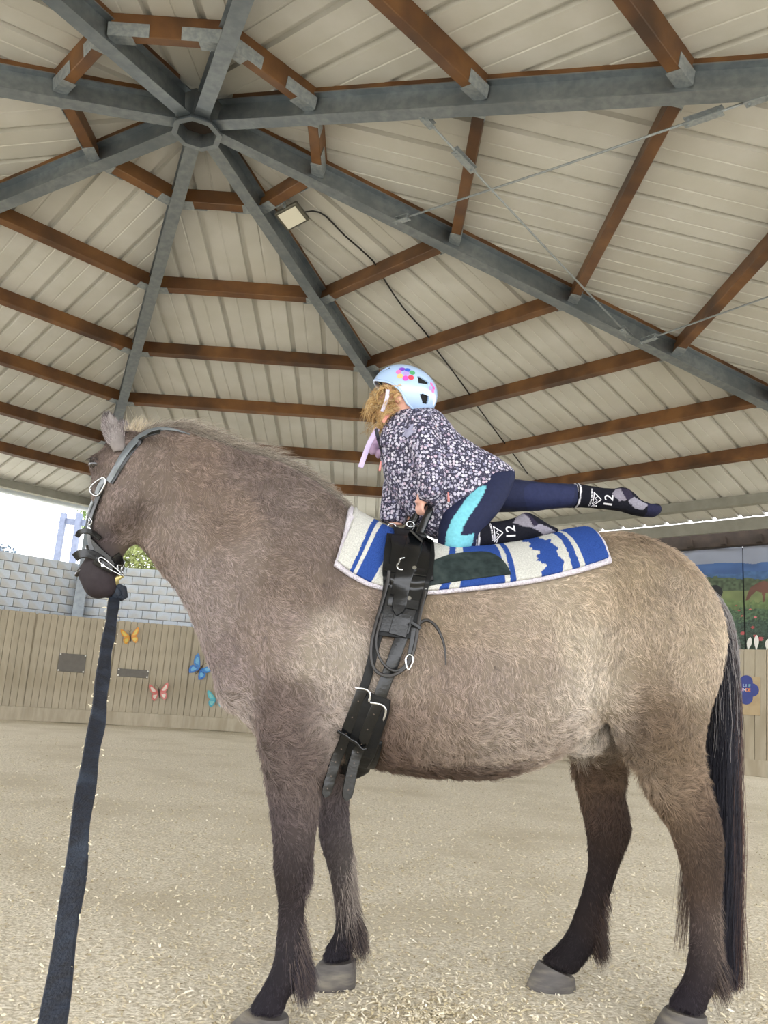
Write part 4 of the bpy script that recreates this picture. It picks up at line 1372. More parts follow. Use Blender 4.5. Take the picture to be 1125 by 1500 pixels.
# --- ears, eyes, hooves
def ear(base, tip, face, wd, name='ear'):
    ax = tip - base
    L = np.linalg.norm(ax); ax /= L
    fc = unit(face - ax * (face @ ax)); sd = np.cross(ax, fc)
    mb = MB()
    rings = []
    for a, w_, dp in ((-.22, .7, .7), (0, .85, .8), (.2, 1.0, .8), (.45, 1.0, .65), (.68, .68, .5), (.85, .36, .35), (.95, .14, .15), (1.0, .03, .04)):
        rr_ = []
        for j in range(18):      # a cupped leaf: back outside, hollow in front
            th = 2 * PI * j / 18
            x_, y_ = math.sin(th) * wd * w_, -math.cos(th) * wd * .75 * dp
            if y_ > 0: y_ = -y_ * .35 * (1 - abs(math.sin(th))) + y_ * abs(math.sin(th)) * .4
            rr_.append(base + ax * a * L + sd * x_ + fc * y_ + fc * (-.012 * a * a))
        rings.append(rr_)
    mb.loft(rings)
    o = mb.build(name, M_ear, horse, smooth=True)
    return base, ax, fc, sd, L
M_ear = mat('ear_coat', '#77716f', '#8a8482', rough=0.9, scale=25, spec=0.1)
ears = [ear(hp(172, 652, -.035), hp(157, 606, -.03), -EX * .5 + EY * .45, .036), ear(hp(196, 650, .14), hp(180, 618, .17), -EX * .5 + EY * .3, .034)]
eP, eC, eR = [], [], []
for base, ax, fc, sd, L in ears:
    for _ in range(2600):
        a = rng.uniform(0, .97); th = rng.uniform(0, 2 * PI)
        w_ = np.interp(a, [0, .2, .45, .7, .88, 1], [.85, 1, 1, .74, .42, .06]) * .036
        r_ = base + ax * a * L + sd * math.sin(th) * w_ - fc * math.cos(th) * w_ * .5
        nn = unit(sd * math.sin(th) - fc * math.cos(th))
        d_ = unit(ax * .9 + nn * .35 + rng.normal(0, .15, 3))
        l_ = rng.uniform(.006, .014)
        eP.append([r_, r_ + d_ * l_ * .5, r_ + d_ * l_ + ax * .002, r_ + d_ * l_ * 1.3])
        eC.append(srgb(['7f7473', '9a9190', 'b3acab', '5d5354'][rng.integers(4)]) * (0.45 if a > .8 else 1.0))
hairs('ear_hair', np.array(eP), np.full(len(eP), .0005), np.array(eC), M_hair, horse)
M_eye = mat('horse_eye', '#120d0c', None, rough=0.08, spec=0.8)
for s_ in (-1, 1):
    mb = MB()
    mb.ellip(head_pt(.112, .052, .098 * s_), HU * .019, HF * .021, HL * .016, 14, 8)
    eo = mb.build('eye', M_eye, horse, smooth=True)
    mb = MB()
    mb.tube([head_pt(.098, .034, .103 * s_), head_pt(.094, .052, .107 * s_), head_pt(.099, .068, .101 * s_)], [.004, .005, .004], 8)
    for i in range(9):
        f_ = .036 + i * .004
        b_ = head_pt(.096, f_, .108 * s_)
        mb.tube([b_, b_ + HF * .006 + HL * s_ * .005 + HU * .004, b_ + HF * .010 + HL * s_ * .006 + HU * .011], [.0012, .0009, .0004], 4)
    mb.build('eyelid', mat('eyelid', '#2b2423', None, rough=.7), horse, smooth=True)
for s_ in (-1, 1):
    mb = MB()
    mb.ellip(head_pt(.482, .046, .054 * s_), unit(HU + HF * .5) * .020, HF * .010, HL * .010, 14, 8)
    mb.build('nostril', M_eye, horse, smooth=True)
mb = MB()
mb.tube(catmull([head_pt(.535, 0, -.044), head_pt(.549, .012, -.022), head_pt(.552, .014, 0), head_pt(.549, .012, .022), head_pt(.535, 0, .044)], 5), .003, 6)
mb.build('mouth_line', mat('dark_lip', '#1d1718', None, rough=.6), horse, smooth=True)
M_hoof = mat('hoof_horn', '#45413e', '#55504c', rough=0.6, scale=14, stretch=(1, 1, 5), c3='#716a5e', sscale=9, bump=0.1)
def hoof(f, b, w_, yl):
    A, B = hp(*f, yl), hp(*b, yl)
    c, a = (A + B) / 2, (A - B) / 2
    fwd = unit(np.array([a[0], a[1], 0]))
    R0 = np.linalg.norm(a)
    mb = MB()
    rings = []
    for q_, sc_, sh, zf in ((0, .98, 0, 1), (.12, 1.04, .004, .88), (.5, 1.15, .016, .5), (.9, 1.24, .028, .1), (1, 1.22, .029, 0)):
        rr_ = []
        for j in range(24):
            th = 2 * PI * j / 24
            base = c + a * math.cos(th) * 1.0 + EY * w_ * math.sin(th)
            z = base[2] * (1 - q_) + (-.012) * q_
            p_ = c + (a - ZV * a[2] * q_) * math.cos(th) * sc_ + EY * w_ * sc_ * math.sin(th) + fwd * (sh if math.cos(th) > -.3 else sh * .4)
            rr_.append(np.array([p_[0], p_[1], z if q_ > 0 else p_[2]]))
        rings.append(rr_)
    mb.loft(rings)
    mb.build('hoof', M_hoof, horse, smooth=True, angle=50)
hoof((360, 1481), (423, 1488), .052, LF_Y)
hoof((468, 1409), (522, 1405), .048, RF_Y)
hoof((976, 1477), (1033, 1486), .052, LH_Y)
hoof((789, 1407), (841, 1431), .05, RH_Y)

# ================================================================== tack
def hit(x, y, off=0.0, yl=-.2):
    d = unit(ray(x, y))
    p, n_, i_, ds = bvh.ray_cast(Vector(CAM), Vector(d), 8.0)
    if p is None:
        return hp(x, y, yl), -EY.copy()
    n_ = np.array(n_)
    if n_ @ d > 0: n_ = -n_
    return np.array(p) + n_ * off, n_
def hits(pxs, off=0.0, yl=-.2, k=4, smooth_n=True):
    """curve through pixels laid on the horse's near side"""
    pp, nn = [], []
    for x, y in catmull(np.array(pxs, float), k):
        p, n_ = hit(x, y, off, yl)
        pp.append(p); nn.append(n_)
    nn = np.array(nn)
    for _ in range(3):
        nn[1:-1] = (nn[:-2] + nn[1:-1] + nn[2:]) / 3
    pp = np.array(pp)
    for _ in range(2):
        pp[1:-1] = (pp[:-2] + 2 * pp[1:-1] + pp[2:]) / 4
    return pp, nn / (np.linalg.norm(nn, axis=1)[:, None] + 1e-9)
TACK = []     # meshes whose footprint flattens the coat
M_leather = mat('black_leather', '#07080a', '#0d0f11', rough=0.27, scale=40, bump=0.05, spec=0.5)
M_leather_m = mat('black_leather_matt', '#0a0b0c', '#101214', rough=0.5, scale=30, bump=0.08, spec=0.3)
M_chrome = mat('chrome', '#c9ccd0', None, rough=0.18, metal=1.0)
M_brass = mat('brass_snap', '#b6a66a', '#c9bb84', rough=0.4, metal=0.7)
M_edge = mat('raw_leather_edge', '#4a3f37', '#5a4d42', rough=0.6)

# ---------------------------------------------------------------- saddle pad: blue and white woven blanket over fleece
ZC = 1.02
def over_back(xl, th, off):
    """point on the horse at local x and angle th from straight up (negative = viewer's side)"""
    dirv = EY * math.sin(th) + ZV * math.cos(th)
    ax = HO + EX * xl + ZV * ZC
    p, n_, i_, ds = bvh.ray_cast(Vector(ax + dirv * 0.9), Vector(-dirv), 1.2)
    p, n_ = np.array(p), np.array(n_)
    if n_ @ dirv < 0: n_ = -n_
    return p + n_ * off
edge_px = catmull([(493, 826), (520, 845), (556, 861), (618, 869), (690, 864), (750, 857), (800, 848), (850, 835), (889, 822)], 12)
edge_l = loc(np.array([hit(x, y)[0] for x, y in edge_px]))
top_l = loc(np.array([hp(513, 752, 0), hp(848, 776, 0)]))
def pad_grid(nu_, nv_, off, grow=0.0):
    g = np.zeros((nu_, nv_, 3))
    for i in range(nu_):
        u = i / (nu_ - 1)
        f = u * (len(edge_l) - 1)
        a = int(min(f, len(edge_l) - 2)); fr = f - a
        e_ = edge_l[a] * (1 - fr) + edge_l[a + 1] * fr
        thn = math.atan2(-e_[1], e_[2] - ZC) + grow / .38
        xt = top_l[0, 0] * (1 - u) + top_l[1, 0] * u
        ex_ = e_[0] + grow * (2 * u - 1)
        xt += grow * (2 * u - 1)
        for j in range(nv_):
            v = 1 - 2 * j / (nv_ - 1)
            s_ = abs(v)
            g[i, j] = over_back(xt * (1 - s_ ** 1.3) + ex_ * s_ ** 1.3, -thn * v, off)
    return g
def smooth_grid(g, it):
    for _ in range(it):
        h = g.copy()
        h[1:-1] = (g[:-2] + 2 * g[1:-1] + g[2:]) / 4
        g = h.copy()
        g[:, 1:-1] = (h[:, :-2] + 2 * h[:, 1:-1] + h[:, 2:]) / 4
    return g
def sheet(g, t, name, M, parent, colfn=None, ruffle=0.0, seed=1, **kw):
    """closed slab from a grid of points, thickness t outwards"""
    nu_, nv_, _ = g.shape
    du = np.gradient(g, axis=0); dv = np.gradient(g, axis=1)
    nr = np.cross(du, dv); nr /= np.linalg.norm(nr, axis=2)[..., None] + 1e-12
    cen = g.mean((0, 1)) - ZV * .4
    flip = np.sign((nr * (g - cen)).sum(2, keepdims=True)); nr = nr * flip
    uu, vv = np.meshgrid(np.linspace(0, 1, nu_), np.linspace(0, 1, nv_), indexing='ij')
    if ruffle:
        rn = vnoise(uu * nu_ * .5, vv * nv_ * .5, seed) - .5
        outer = g + nr * (t + rn * ruffle)[..., None]
    else:
        outer = g + nr * t
    P = np.concatenate([g.reshape(-1, 3), outer.reshape(-1, 3)])
    idx = np.arange(nu_ * nv_).reshape(nu_, nv_); o2 = idx + nu_ * nv_
    F1 = np.stack([idx[:-1, :-1], idx[:-1, 1:], idx[1:, 1:], idx[1:, :-1]], -1).reshape(-1, 4)
    F2 = np.stack([o2[:-1, :-1], o2[1:, :-1], o2[1:, 1:], o2[:-1, 1:]], -1).reshape(-1, 4)
    F3 = []
    for a, b in ((idx[:, 0], o2[:, 0]), (idx[:, -1], o2[:, -1]), (idx[0], o2[0]), (idx[-1], o2[-1])):
        F3 += [(a[i], a[i + 1], b[i + 1], b[i]) for i in range(len(a) - 1)]
    mb = MB()
    mb.v = [tuple(p) for p in P]
    mb.f = [tuple(q) for q in F1.tolist() + F2.tolist()] + [tuple(int(k) for k in q) for q in F3]
    col = None
    if colfn is not None:
        c_ = colfn(uu, vv)
        col = np.concatenate([c_.reshape(-1, 3), c_.reshape(-1, 3)])
    o = mb.build(name, M, parent, smooth=True, col=col, **kw)
    return o, outer, nr
pad = empty('saddle_pad', over_back(.75, 0, 0), 'blue and white woven saddle pad with fleece lining under the kneeling child', 'saddle pad')
M_fleece = mat('fleece', '#cfc8d2', '#dedae0', rough=1.0, scale=120, bump=0.8, bscale=160, spec=0.05)
M_weave = mat('woven_wool', '#ffffff', 0.16, rough=0.95, attr='Col', scale=220, bump=0.7, bscale=330, spec=0.08)
M_suede = mat('dark_suede', '#232b2b', '#313b3a', rough=0.95, scale=35, c3='#3e4745', sscale=12, spec=0.1)
gf = smooth_grid(pad_grid(60, 60, .004, .010), 1)
of, _, _ = sheet(gf, .013, 'fleece_lining', M_fleece, pad, ruffle=.006, seed=5)
TACK.append(of)
WHITE, BLUE = srgb('d9d9d2'), srgb('35549f')
def pad_col(u, v):
    s_ = np.abs(1 - 2 * v)
    jag = .016 * np.abs(((s_ * 9) % 2) - 1) + .01 * vnoise(u * 3, s_ * 40, 3)
    uj = u + (vnoise(u * 160, v * 160, 8) - .5) * .003
    b = (((uj > .092) & (uj < .112)) | ((uj > .130) & (uj < .215)) | ((uj > .42) & (uj < .443)) | ((uj > .468) & (uj < .60)) | ((uj > .617) & (uj < .637))
         | ((uj > .722 + jag * 1.6 - .03 * (1 - s_)) & (uj < .800 - .02 * (s_ < .45) + jag * .8)) | ((uj > .838 + .016 * (1 - s_)) & (uj < .866 + .012 * (1 - s_))) | (uj > .888))
    return np.where(b[..., None], BLUE, WHITE)
gb = smooth_grid(pad_grid(380, 150, .0165, 0.0), 2)
ob, pad_out, pad_n = sheet(gb, .010, 'woven_blanket', M_weave, pad, colfn=pad_col, ruffle=.0022, seed=9)
TACK.append(ob)
def pad_tree():
    V = pad_out.reshape(-1, 3); nu_, nv_, _ = pad_out.shape
    idx = np.arange(nu_ * nv_).reshape(nu_, nv_)
    F = np.stack([idx[:-1, :-1], idx[1:, :-1], idx[1:, 1:], idx[:-1, 1:]], -1).reshape(-1, 4)
    return BVHTree.FromPolygons([tuple(p) for p in V], [tuple(q) for q in F.tolist()])
pbvh = pad_tree()
def hit2(x, y, off=0.0, yl=-.2):
    """on the pad where there is pad, else on the coat"""
    d = unit(ray(x, y))
    p, n_, i_, ds = pbvh.ray_cast(Vector(CAM), Vector(d), 8.0)
    pb, nb2, ib, db = bvh.ray_cast(Vector(CAM), Vector(d), 8.0)
    if p is None or (db is not None and ds > db + .01):
        p2, n2_ = hit(x, y, off + .012, yl)
        return p2, n2_
    n_ = np.array(n_)
    if n_ @ d > 0: n_ = -n_
    return np.array(p) + n_ * off, n_
def patch(poly_px, off, t, name, M, parent, fn=hit2, nu_=40, nv_=16, **kw):
    """cloth patch: two long edges in pixels (upper, lower), laid on the surface"""
    up_, lo_ = [np.array(q, float) for q in poly_px]
    def along(q, n_):
        q = catmull(q, 8); L = np.concatenate([[0], np.cumsum(np.linalg.norm(np.diff(q, axis=0), axis=1))]); s_ = np.linspace(0, L[-1], n_)
        return np.stack([np.interp(s_, L, q[:, 0]), np.interp(s_, L, q[:, 1])], -1)
    a, b = along(up_, nu_), along(lo_, nu_)
    g = np.zeros((nu_, nv_, 3)); nn = np.zeros((nu_, nv_, 3))
    for i in range(nu_):
        for j in range(nv_):
            w_ = j / (nv_ - 1)
            q = a[i] * (1 - w_) + b[i] * w_
            g[i, j], nn[i, j] = fn(q[0], q[1], off)
    g = smooth_grid(g, 2)
    nn = smooth_grid(nn, 4); nn /= np.linalg.norm(nn, axis=2)[..., None]
    P = np.concatenate([g.reshape(-1, 3), (g + nn * t).reshape(-1, 3)])
    idx = np.arange(nu_ * nv_).reshape(nu_, nv_); o2 = idx + nu_ * nv_
    F1 = np.stack([idx[:-1, :-1], idx[:-1, 1:], idx[1:, 1:], idx[1:, :-1]], -1).reshape(-1, 4).tolist()
    F2 = np.stack([o2[:-1, :-1], o2[1:, :-1], o2[1:, 1:], o2[:-1, 1:]], -1).reshape(-1, 4).tolist()
    F3 = []
    for p_, q_ in ((idx[:, 0], o2[:, 0]), (idx[:, -1], o2[:, -1]), (idx[0], o2[0]), (idx[-1], o2[-1])):
        F3 += [(int(p_[i]), int(p_[i + 1]), int(q_[i + 1]), int(q_[i])) for i in range(len(p_) - 1)]
    mb = MB(); mb.v = [tuple(p) for p in P]; mb.f = [tuple(q) for q in F1 + F2] + F3
    return mb.build(name, M, parent, smooth=True, angle=60, **kw)
patch(([(622, 826), (640, 820), (662, 813), (690, 810), (715, 810), (732, 818), (744, 832), (748, 841)], [(620, 860), (650, 855), (690, 849), (720, 845), (748, 842)]), .001, .004, 'wear_patch', M_suede, pad, label='dark suede wear patch')

# ---------------------------------------------------------------- vaulting surcingle
sur = empty('surcingle', hit(585, 860)[0], 'black leather vaulting surcingle with handles, strapped round the horse', 'surcingle')
p1 = patch(([(566, 786), (562, 812), (561, 845), (560, 872), (552, 905), (546, 932)], [(634, 792), (636, 820), (631, 850), (624, 880), (612, 912), (602, 938)]), .002, .012, 'side_panel', M_leather_m, sur)
TACK.append(p1)
patch(([(572, 790), (571, 815), (569, 845), (567, 875), (560, 905), (556, 928)], [(628, 796), (629, 820), (624, 850), (616, 880), (606, 910), (598, 932)]), .014, .006, 'facing', M_leather, sur)
# part of the panel that runs over the spine to the far side
xs_ = loc(hp(600, 790, 0))[0]
g = np.zeros((14, 50, 3))
th_ = [math.atan2(loc(hit(600, 800)[0])[1], loc(hit(600, 800)[0])[2] - ZC)]
for i in range(14):
    for j in range(50):
        g[i, j] = over_back(xs_ - .080 + .125 * i / 13, -.72 + j / 49 * 2.2, .029)
o, _, _ = sheet(smooth_grid(g, 2), .010, 'top_panel', M_leather_m, sur)
TACK.append(o)
# small front flap
patch(([(573, 800), (572, 820), (571, 846)], [(563, 812), (560, 828), (560, 846)]), .010, .006, 'front_flap', M_leather_m, sur, nu_=16, nv_=8)
def level(P):
    """keeps a small fitting together: points that missed the head are brought back to its depth"""
    d = (P - CAM) @ F_
    m_ = np.median(d)
    k_ = np.where(np.abs(d - m_) > .045, m_ / d, 1.0)
    return CAM + (P - CAM) * k_[:, None]
def hhit(x, y, off=0.0, yl=-.1):
    return hit(x, y, off, yl)
def strap(name, pxs, w_px, off, t=.005, M=None, parent=None, fn=hit2, yl=-.2, k=5, taper=None):
    pp, nn = [], []
    for x, y in catmull(np.array(pxs, float), k):
        p, n_ = fn(x, y, off, yl); pp.append(p); nn.append(n_)
    pp, nn = np.array(pp), np.array(nn)
    if fn is hhit: pp = level(pp)
    for _ in range(4):
        nn[1:-1] = (nn[:-2] + nn[1:-1] + nn[2:]) / 3
        pp[1:-1] = (pp[:-2] + 2 * pp[1:-1] + pp[2:]) / 4
    dep = float(np.mean((pp - CAM) @ F_))
    w_ = w_px * dep / FPX
    ws = w_ * np.interp(np.linspace(0, 1, len(pp)), *taper) if taper else [w_] * len(pp)
    mb = MB(); mb.strip(pp, nn, ws, t)
    return mb.build(name, M or M_leather, parent, smooth=True, angle=45), pp, nn
strap('handle_strap', [(609, 786), (604, 806), (597, 830), (589, 856), (584, 880)], 25, .022, .006, parent=sur)
strap('cross_strap', [(569, 886), (590, 889), (613, 893)], 15, .021, .004, parent=sur)
strap('cross_strap', [(563, 836), (590, 840), (624, 845)], 13, .021, .004, parent=sur)
strap('strap_tip', [(587, 880), (585, 890), (583, 899), (581, 907)], 21, .026, .005, parent=sur, taper=([0, .45, .75, 1], [1, 1, .8, .12]))
strap('inner_strap', [(590, 905), (586, 920), (582, 934)], 26, .020, .004, parent=sur)
def ring_px(name, pxs, r, off, M, parent, fn=hit2, closed=True, k=4, yl=-.2):
    q = np.array(pxs, float)
    c = catmull(np.vstack([q, q[:1]]) if closed else q, k)
    if closed: c = c[:-1]
    pts_ = np.array([fn(x, y, off, yl)[0] for x, y in c])
    if fn is hhit: pts_ = level(pts_)
    for _ in range(2):
        pts_ = (np.roll(pts_, 1, 0) + 2 * pts_ + np.roll(pts_, -1, 0)) / 4 if closed else np.vstack([pts_[:1], (pts_[:-2] + 2 * pts_[1:-1] + pts_[2:]) / 4, pts_[-1:]])
    mb = MB(); mb.tube(pts_, r, 8, closed=closed)
    return mb.build(name, M, parent, smooth=True), pts_
ring_px('ring', [(592, 824), (584, 825), (580, 833), (582, 840), (588, 841)], .0035, .026, M_chrome, sur, closed=False)
for x, y in ((607, 839), (599, 884)):
    p, n_ = hit2(x, y, .026)
    mb = MB(); mb.tube([p - n_ * .004, p + n_ * .003], .007, 12)
    rv = mb.build('rivet', M_chrome, sur)
# thin side-rein strap looped down the panel, its buckle and loose end
M_thin = mat('thin_strap_leather', '#141211', '#1f1b18', rough=0.4, scale=30)
strap('looped_strap', [(572, 845), (562, 880), (550, 920), (544, 950), (545, 972), (554, 986), (570, 990), (588, 984), (601, 970), (609, 945), (613, 915), (622, 875)], 5, .030, .005, M_thin, sur)
strap('looped_strap', [(560, 905), (552, 935), (552, 955), (560, 972), (575, 983), (590, 980), (600, 965)], 4, .030, .005, M_thin, sur)
strap('loose_end', [(608, 928), (614, 918), (624, 913), (636, 919), (646, 935), (651, 955), (652, 975)], 5, .020, .005, M_thin, sur, taper=([0, .6, 1], [1, .9, .4]))
strap('strap_keeper', [(603, 918), (610, 922), (616, 926)], 6, .034, .005, parent=sur)
strap('buckle_strap', [(607, 925), (604, 945), (600, 965)], 9, .028, .004, parent=sur)
ring_px('buckle', [(593, 968), (599, 961), (606, 966), (602, 977), (597, 983)], .003, .034, M_chrome, sur)
# billets and girth
strap('billet', [(556, 926), (549, 950), (543, 975), (536, 1000), (529, 1016)], 13, .003, .006, M_leather_m, sur)
strap('billet', [(591, 928), (582, 952), (573, 978), (562, 1005), (552, 1034)], 19, .004, .006, M_leather, sur)
og, gp, gn = strap('girth', [(556, 1018), (548, 1040), (539, 1065), (530, 1092), (524, 1112)], 44, .002, .010, M_leather_m, sur, taper=([0, .2, .8, 1], [.8, 1, 1, .8]))
TACK.append(og)
# girth continuing under the belly and up the far side
gl = loc(np.array([hit(535, 1095)[0]]))[0]
gg = np.zeros((8, 46, 3))
for i in range(8):
    for j in range(46):
        an = PI - .9 + j / 45 * 2.6
        gx = gl[0] - .045 + .09 * i / 7
        dirv = -EY * math.sin(an) + ZV * math.cos(an)
        ax = HO + EX * gx + ZV * .98
        q_, n_, _, _ = bvh.ray_cast(Vector(ax + dirv * .8), Vector(-dirv), 1.2)
        q_ = np.array(q_) if q_ is not None else ax + dirv * .35
        if np.linalg.norm(q_ - ax) > .36: q_ = ax + dirv * .34
        gg[i, j] = q_ + dirv * .004
gg = smooth_grid(gg, 3)
mb = MB()
P = np.concatenate([gg.reshape(-1, 3), (gg + (gg - (HO + EX * gl[0] + ZV * .98)) * .03).reshape(-1, 3)])
idx = np.arange(8 * 46).reshape(8, 46)
Fq = []
for o_ in (0, 8 * 46):
    Fq += (np.stack([idx[:-1, :-1], idx[1:, :-1], idx[1:, 1:], idx[:-1, 1:]], -1).reshape(-1, 4) + o_).tolist()
for a in (idx[:, 0], idx[:, -1], idx[0], idx[-1]):
    Fq += [(int(a[i]), int(a[i + 1]), int(a[i + 1]) + 368, int(a[i]) + 368) for i in range(len(a) - 1)]
mb.v = [tuple(p) for p in P]; mb.f = [tuple(q) for q in Fq]
TACK.append(mb.build('belly_girth', M_leather_m, sur, smooth=True))
def free_strap(name, pxs, w_px, offs):
    """strap lying on the girth and then hanging free below it"""
    pp, nn = [], []
    cur = None
    for (x, y) in catmull(np.array(pxs, float), 5):
        p, n_ = hit(x, y, offs)
        if y > 1095:
            q = hp(x, y, loc(pp[-1])[1] if pp else -.2)
            p, n_ = q, -EY + ZV * .05
        pp.append(p); nn.append(n_)
    pp, nn = np.array(pp), np.array(nn)
    for _ in range(5):
        nn[1:-1] = (nn[:-2] + nn[1:-1] + nn[2:]) / 3
        pp[1:-1] = (pp[:-2] + 2 * pp[1:-1] + pp[2:]) / 4
    w_ = w_px * float(np.mean((pp - CAM) @ F_)) / FPX
    mb = MB(); mb.strip(pp, nn, w_ * np.interp(np.linspace(0, 1, len(pp)), [0, .92, .97, 1], [1, 1, .8, .25]), .006)
    o = mb.build(name, M_leather, sur, smooth=True, angle=45)
    hmb = MB()
    for s_ in np.linspace(.12, .9, 7):
        i = int(s_ * (len(pp) - 1)); c = pp[i] + unit(nn[i]) * .0055
        hmb.tube([c, c + unit(nn[i]) * .0012], .0024, 8)
    hmb.build('punched_hole', M_edge, o, kind='stuff')
    return pp, nn
pa, na = free_strap('girth_strap', [(532, 1008), (521, 1036), (510, 1062), (499, 1092), (489, 1122), (482, 1146), (476, 1168)], 16, .018)
pb, nb_ = free_strap('girth_strap', [(555, 1028), (544, 1052), (533, 1078), (524, 1100), (517, 1122), (512, 1146), (507, 1173)], 17, .020)
for q_ in ([(521, 1006), (538, 1008), (543, 1016), (541, 1025)], [(543, 1026), (560, 1029), (566, 1037), (562, 1050)]):
    ring_px('girth_buckle', q_, .004, .030, M_chrome, sur, fn=hit, closed=False)
strap('keeper', [(495, 1063), (506, 1068), (514, 1074), (522, 1077), (531, 1086), (540, 1086)], 5, .030, .005, M_leather, sur, fn=hit)
# handles: leather-wrapped bows, one each side of the spine
def handle(b0, t0, t1, b1):
    q = catmull([b0, b0 * .5 + t0 * .5, t0, (t0 + t1) / 2 + ZV * .012 + EX * .004, t1, b1 * .5 + t1 * .5, b1], 6)
    mb = MB(); mb.tube(q, .0135, 12)
    h_ = mb.build('handle', M_leather, sur, smooth=True)
    for b_ in (b0, b1):
        m2 = MB(); m2.ellip(b_, EX * .03, EY * .022, ZV * .016, 14, 8)
        m2.build('handle_mount', M_leather_m, h_, smooth=True)
HB0, HT0, HT1, HB1 = hp(613, 786, -.15), hp(629, 748, -.135), hp(613, 752, -.045), hp(595, 780, -.035)
handle(HB0, HT0, HT1, HB1)
mir = lambda p: p - 2 * EY * ((p - HO) @ EY)
handle(mir(HB0), mir(HT0), mir(HT1), mir(HB1))
for x, y in ((601, 768), (574, 771)):
    c = hp(x, y, -.06)
    mb = MB(); mb.tube([c + EX * .014 * math.cos(a_) + ZV * .010 * math.sin(a_) for a_ in np.linspace(0, 2 * PI, 13)[:-1]], .003, 6, closed=True)
    mb.build('ring', M_chrome, sur, smooth=True)

# ---------------------------------------------------------------- head collar
hal = empty('halter', head_pt(.2, 0, .08), 'black and grey leather head collar with steel buckles on the horse head', 'halter')
M_greyleather = mat('grey_sheen_leather', '#565c60', '#6a7074', rough=0.3, scale=20, spec=0.7)
strap('crown_strap', [(278, 640), (258, 633), (236, 631), (218, 635), (200, 646), (184, 665), (171, 688), (161, 706)], 9, .008, .004, M_greyleather, hal, fn=hit, taper=([0, .35, 1], [.1, 1, 1]))
strap('crown_edge', [(236, 634), (219, 638), (202, 650), (187, 668), (174, 690), (164, 708)], 9, .004, .004, M_leather, hal, fn=hhit)
ring_px('buckle', [(156, 699), (146, 706), (138, 715), (140, 723), (147, 727), (154, 719), (159, 706)], .0035, .014, M_chrome, hal, fn=hhit)
strap('buckle_tongue', [(157, 702), (150, 712), (146, 724)], 8, .012, .004, M_greyleather, hal, fn=hhit)
strap('cheek_strap', [(151, 716), (145, 735), (139, 752), (136, 768), (135, 790), (139, 808)], 10, .008, .005, M_leather, hal, fn=hhit)
strap('cheek_strap', [(141, 735), (136, 750), (133, 762)], 6, .012, .005, M_greyleather, hal, fn=hhit)
for x, y in ((135, 764), (133, 775)):
    ring_px('link', [(x - 4, y - 5), (x + 3, y - 5), (x + 4, y + 4), (x - 3, y + 5)], .0025, .013, M_chrome, hal, fn=hhit)
def head_ring(t_of, scale, off_w):
    out, nn = [], []
    for j in range(40):
        th = 2 * PI * j / 40
        t = t_of(th)
        r_ = [np.interp(t, hrows[:, 0], hrows[:, q]) for q in (1, 2, 3)]
        cs, sn = math.cos(th), math.sin(th)
        o_ = head_pt(t, (r_[0] if cs > 0 else r_[1]) * cs, r_[2] * sn)
        ax_ = head_pt(t, 0, 0)
        n_ = unit(o_ - ax_)
        pq, pn, _, _ = bvh.ray_cast(Vector(ax_ + n_ * .25), Vector(-n_), .3)
        base = np.array(pq) if pq is not None else o_
        if np.linalg.norm(base - ax_) > np.linalg.norm(o_ - ax_) * 1.25: base = o_
        out.append(base + n_ * off_w); nn.append(n_)
    return np.array(out), np.array(nn)
def closed_strip(name, P, N, w_, t, M, parent):
    mb = MB(); mb.strip(np.vstack([P, P[:2]]), np.vstack([N, N[:2]]), w_, t)
    return mb.build(name, M, parent, smooth=True, angle=45)
P, N = head_ring(lambda th: .395 + .035 * (1 - math.cos(th)) / 2, 1.0, .004)
closed_strip('noseband', P, N, .026, .006, M_leather, hal)
P, N = head_ring(lambda th: .315 - .02 * math.cos(th), 1.0, .003)
def flap(name, pxs, w_px, x0):
    dep = (hit(*x0, .012)[0] - CAM) @ F_
    q = catmull([CAM + ray(x, y) * (dep + .0004 * (x0[0] - x)) for x, y in pxs], 6)
    mb = MB(); mb.strip(q, [unit(CAM - q[0] + U_ * .6)] * len(q), w_px * dep / FPX, .005)
    return mb.build(name, M_leather, hal, smooth=True, angle=45)
flap('loose_strap_end', [(113, 786), (117, 780), (126, 778), (136, 781), (147, 790)], 8, (146, 790))
flap('loose_strap_end', [(110, 817), (117, 812), (128, 811), (140, 815), (150, 822)], 13, (148, 822))
strap('jaw_strap', [(136, 792), (146, 806), (157, 818), (167, 828), (172, 838)], 11, .008, .005, M_leather, hal, fn=hhit)
strap('chin_strap', [(167, 812), (172, 824), (174, 838)], 15, .010, .006, M_leather, hal, fn=hhit)
strap('chin_strap', [(142, 822), (152, 829), (162, 834)], 12, .014, .005, M_leather, hal, fn=hhit)
for x, y in ((135, 814), (151, 829)):
    p, n_ = hit(x, y, .016)
    mb = MB(); mb.tube([p, p + n_ * .005], .005, 10); mb.build('stud', M_chrome, hal)
ring_px('tie_ring', [(146, 820), (153, 819), (164, 832), (173, 843), (163, 838), (150, 828)], .003, .020, M_chrome, hal, fn=hhit)
ring_px('tie_ring', [(165, 826), (170, 840), (177, 836), (178, 828)], .003, .020, M_chrome, hal, fn=hhit)

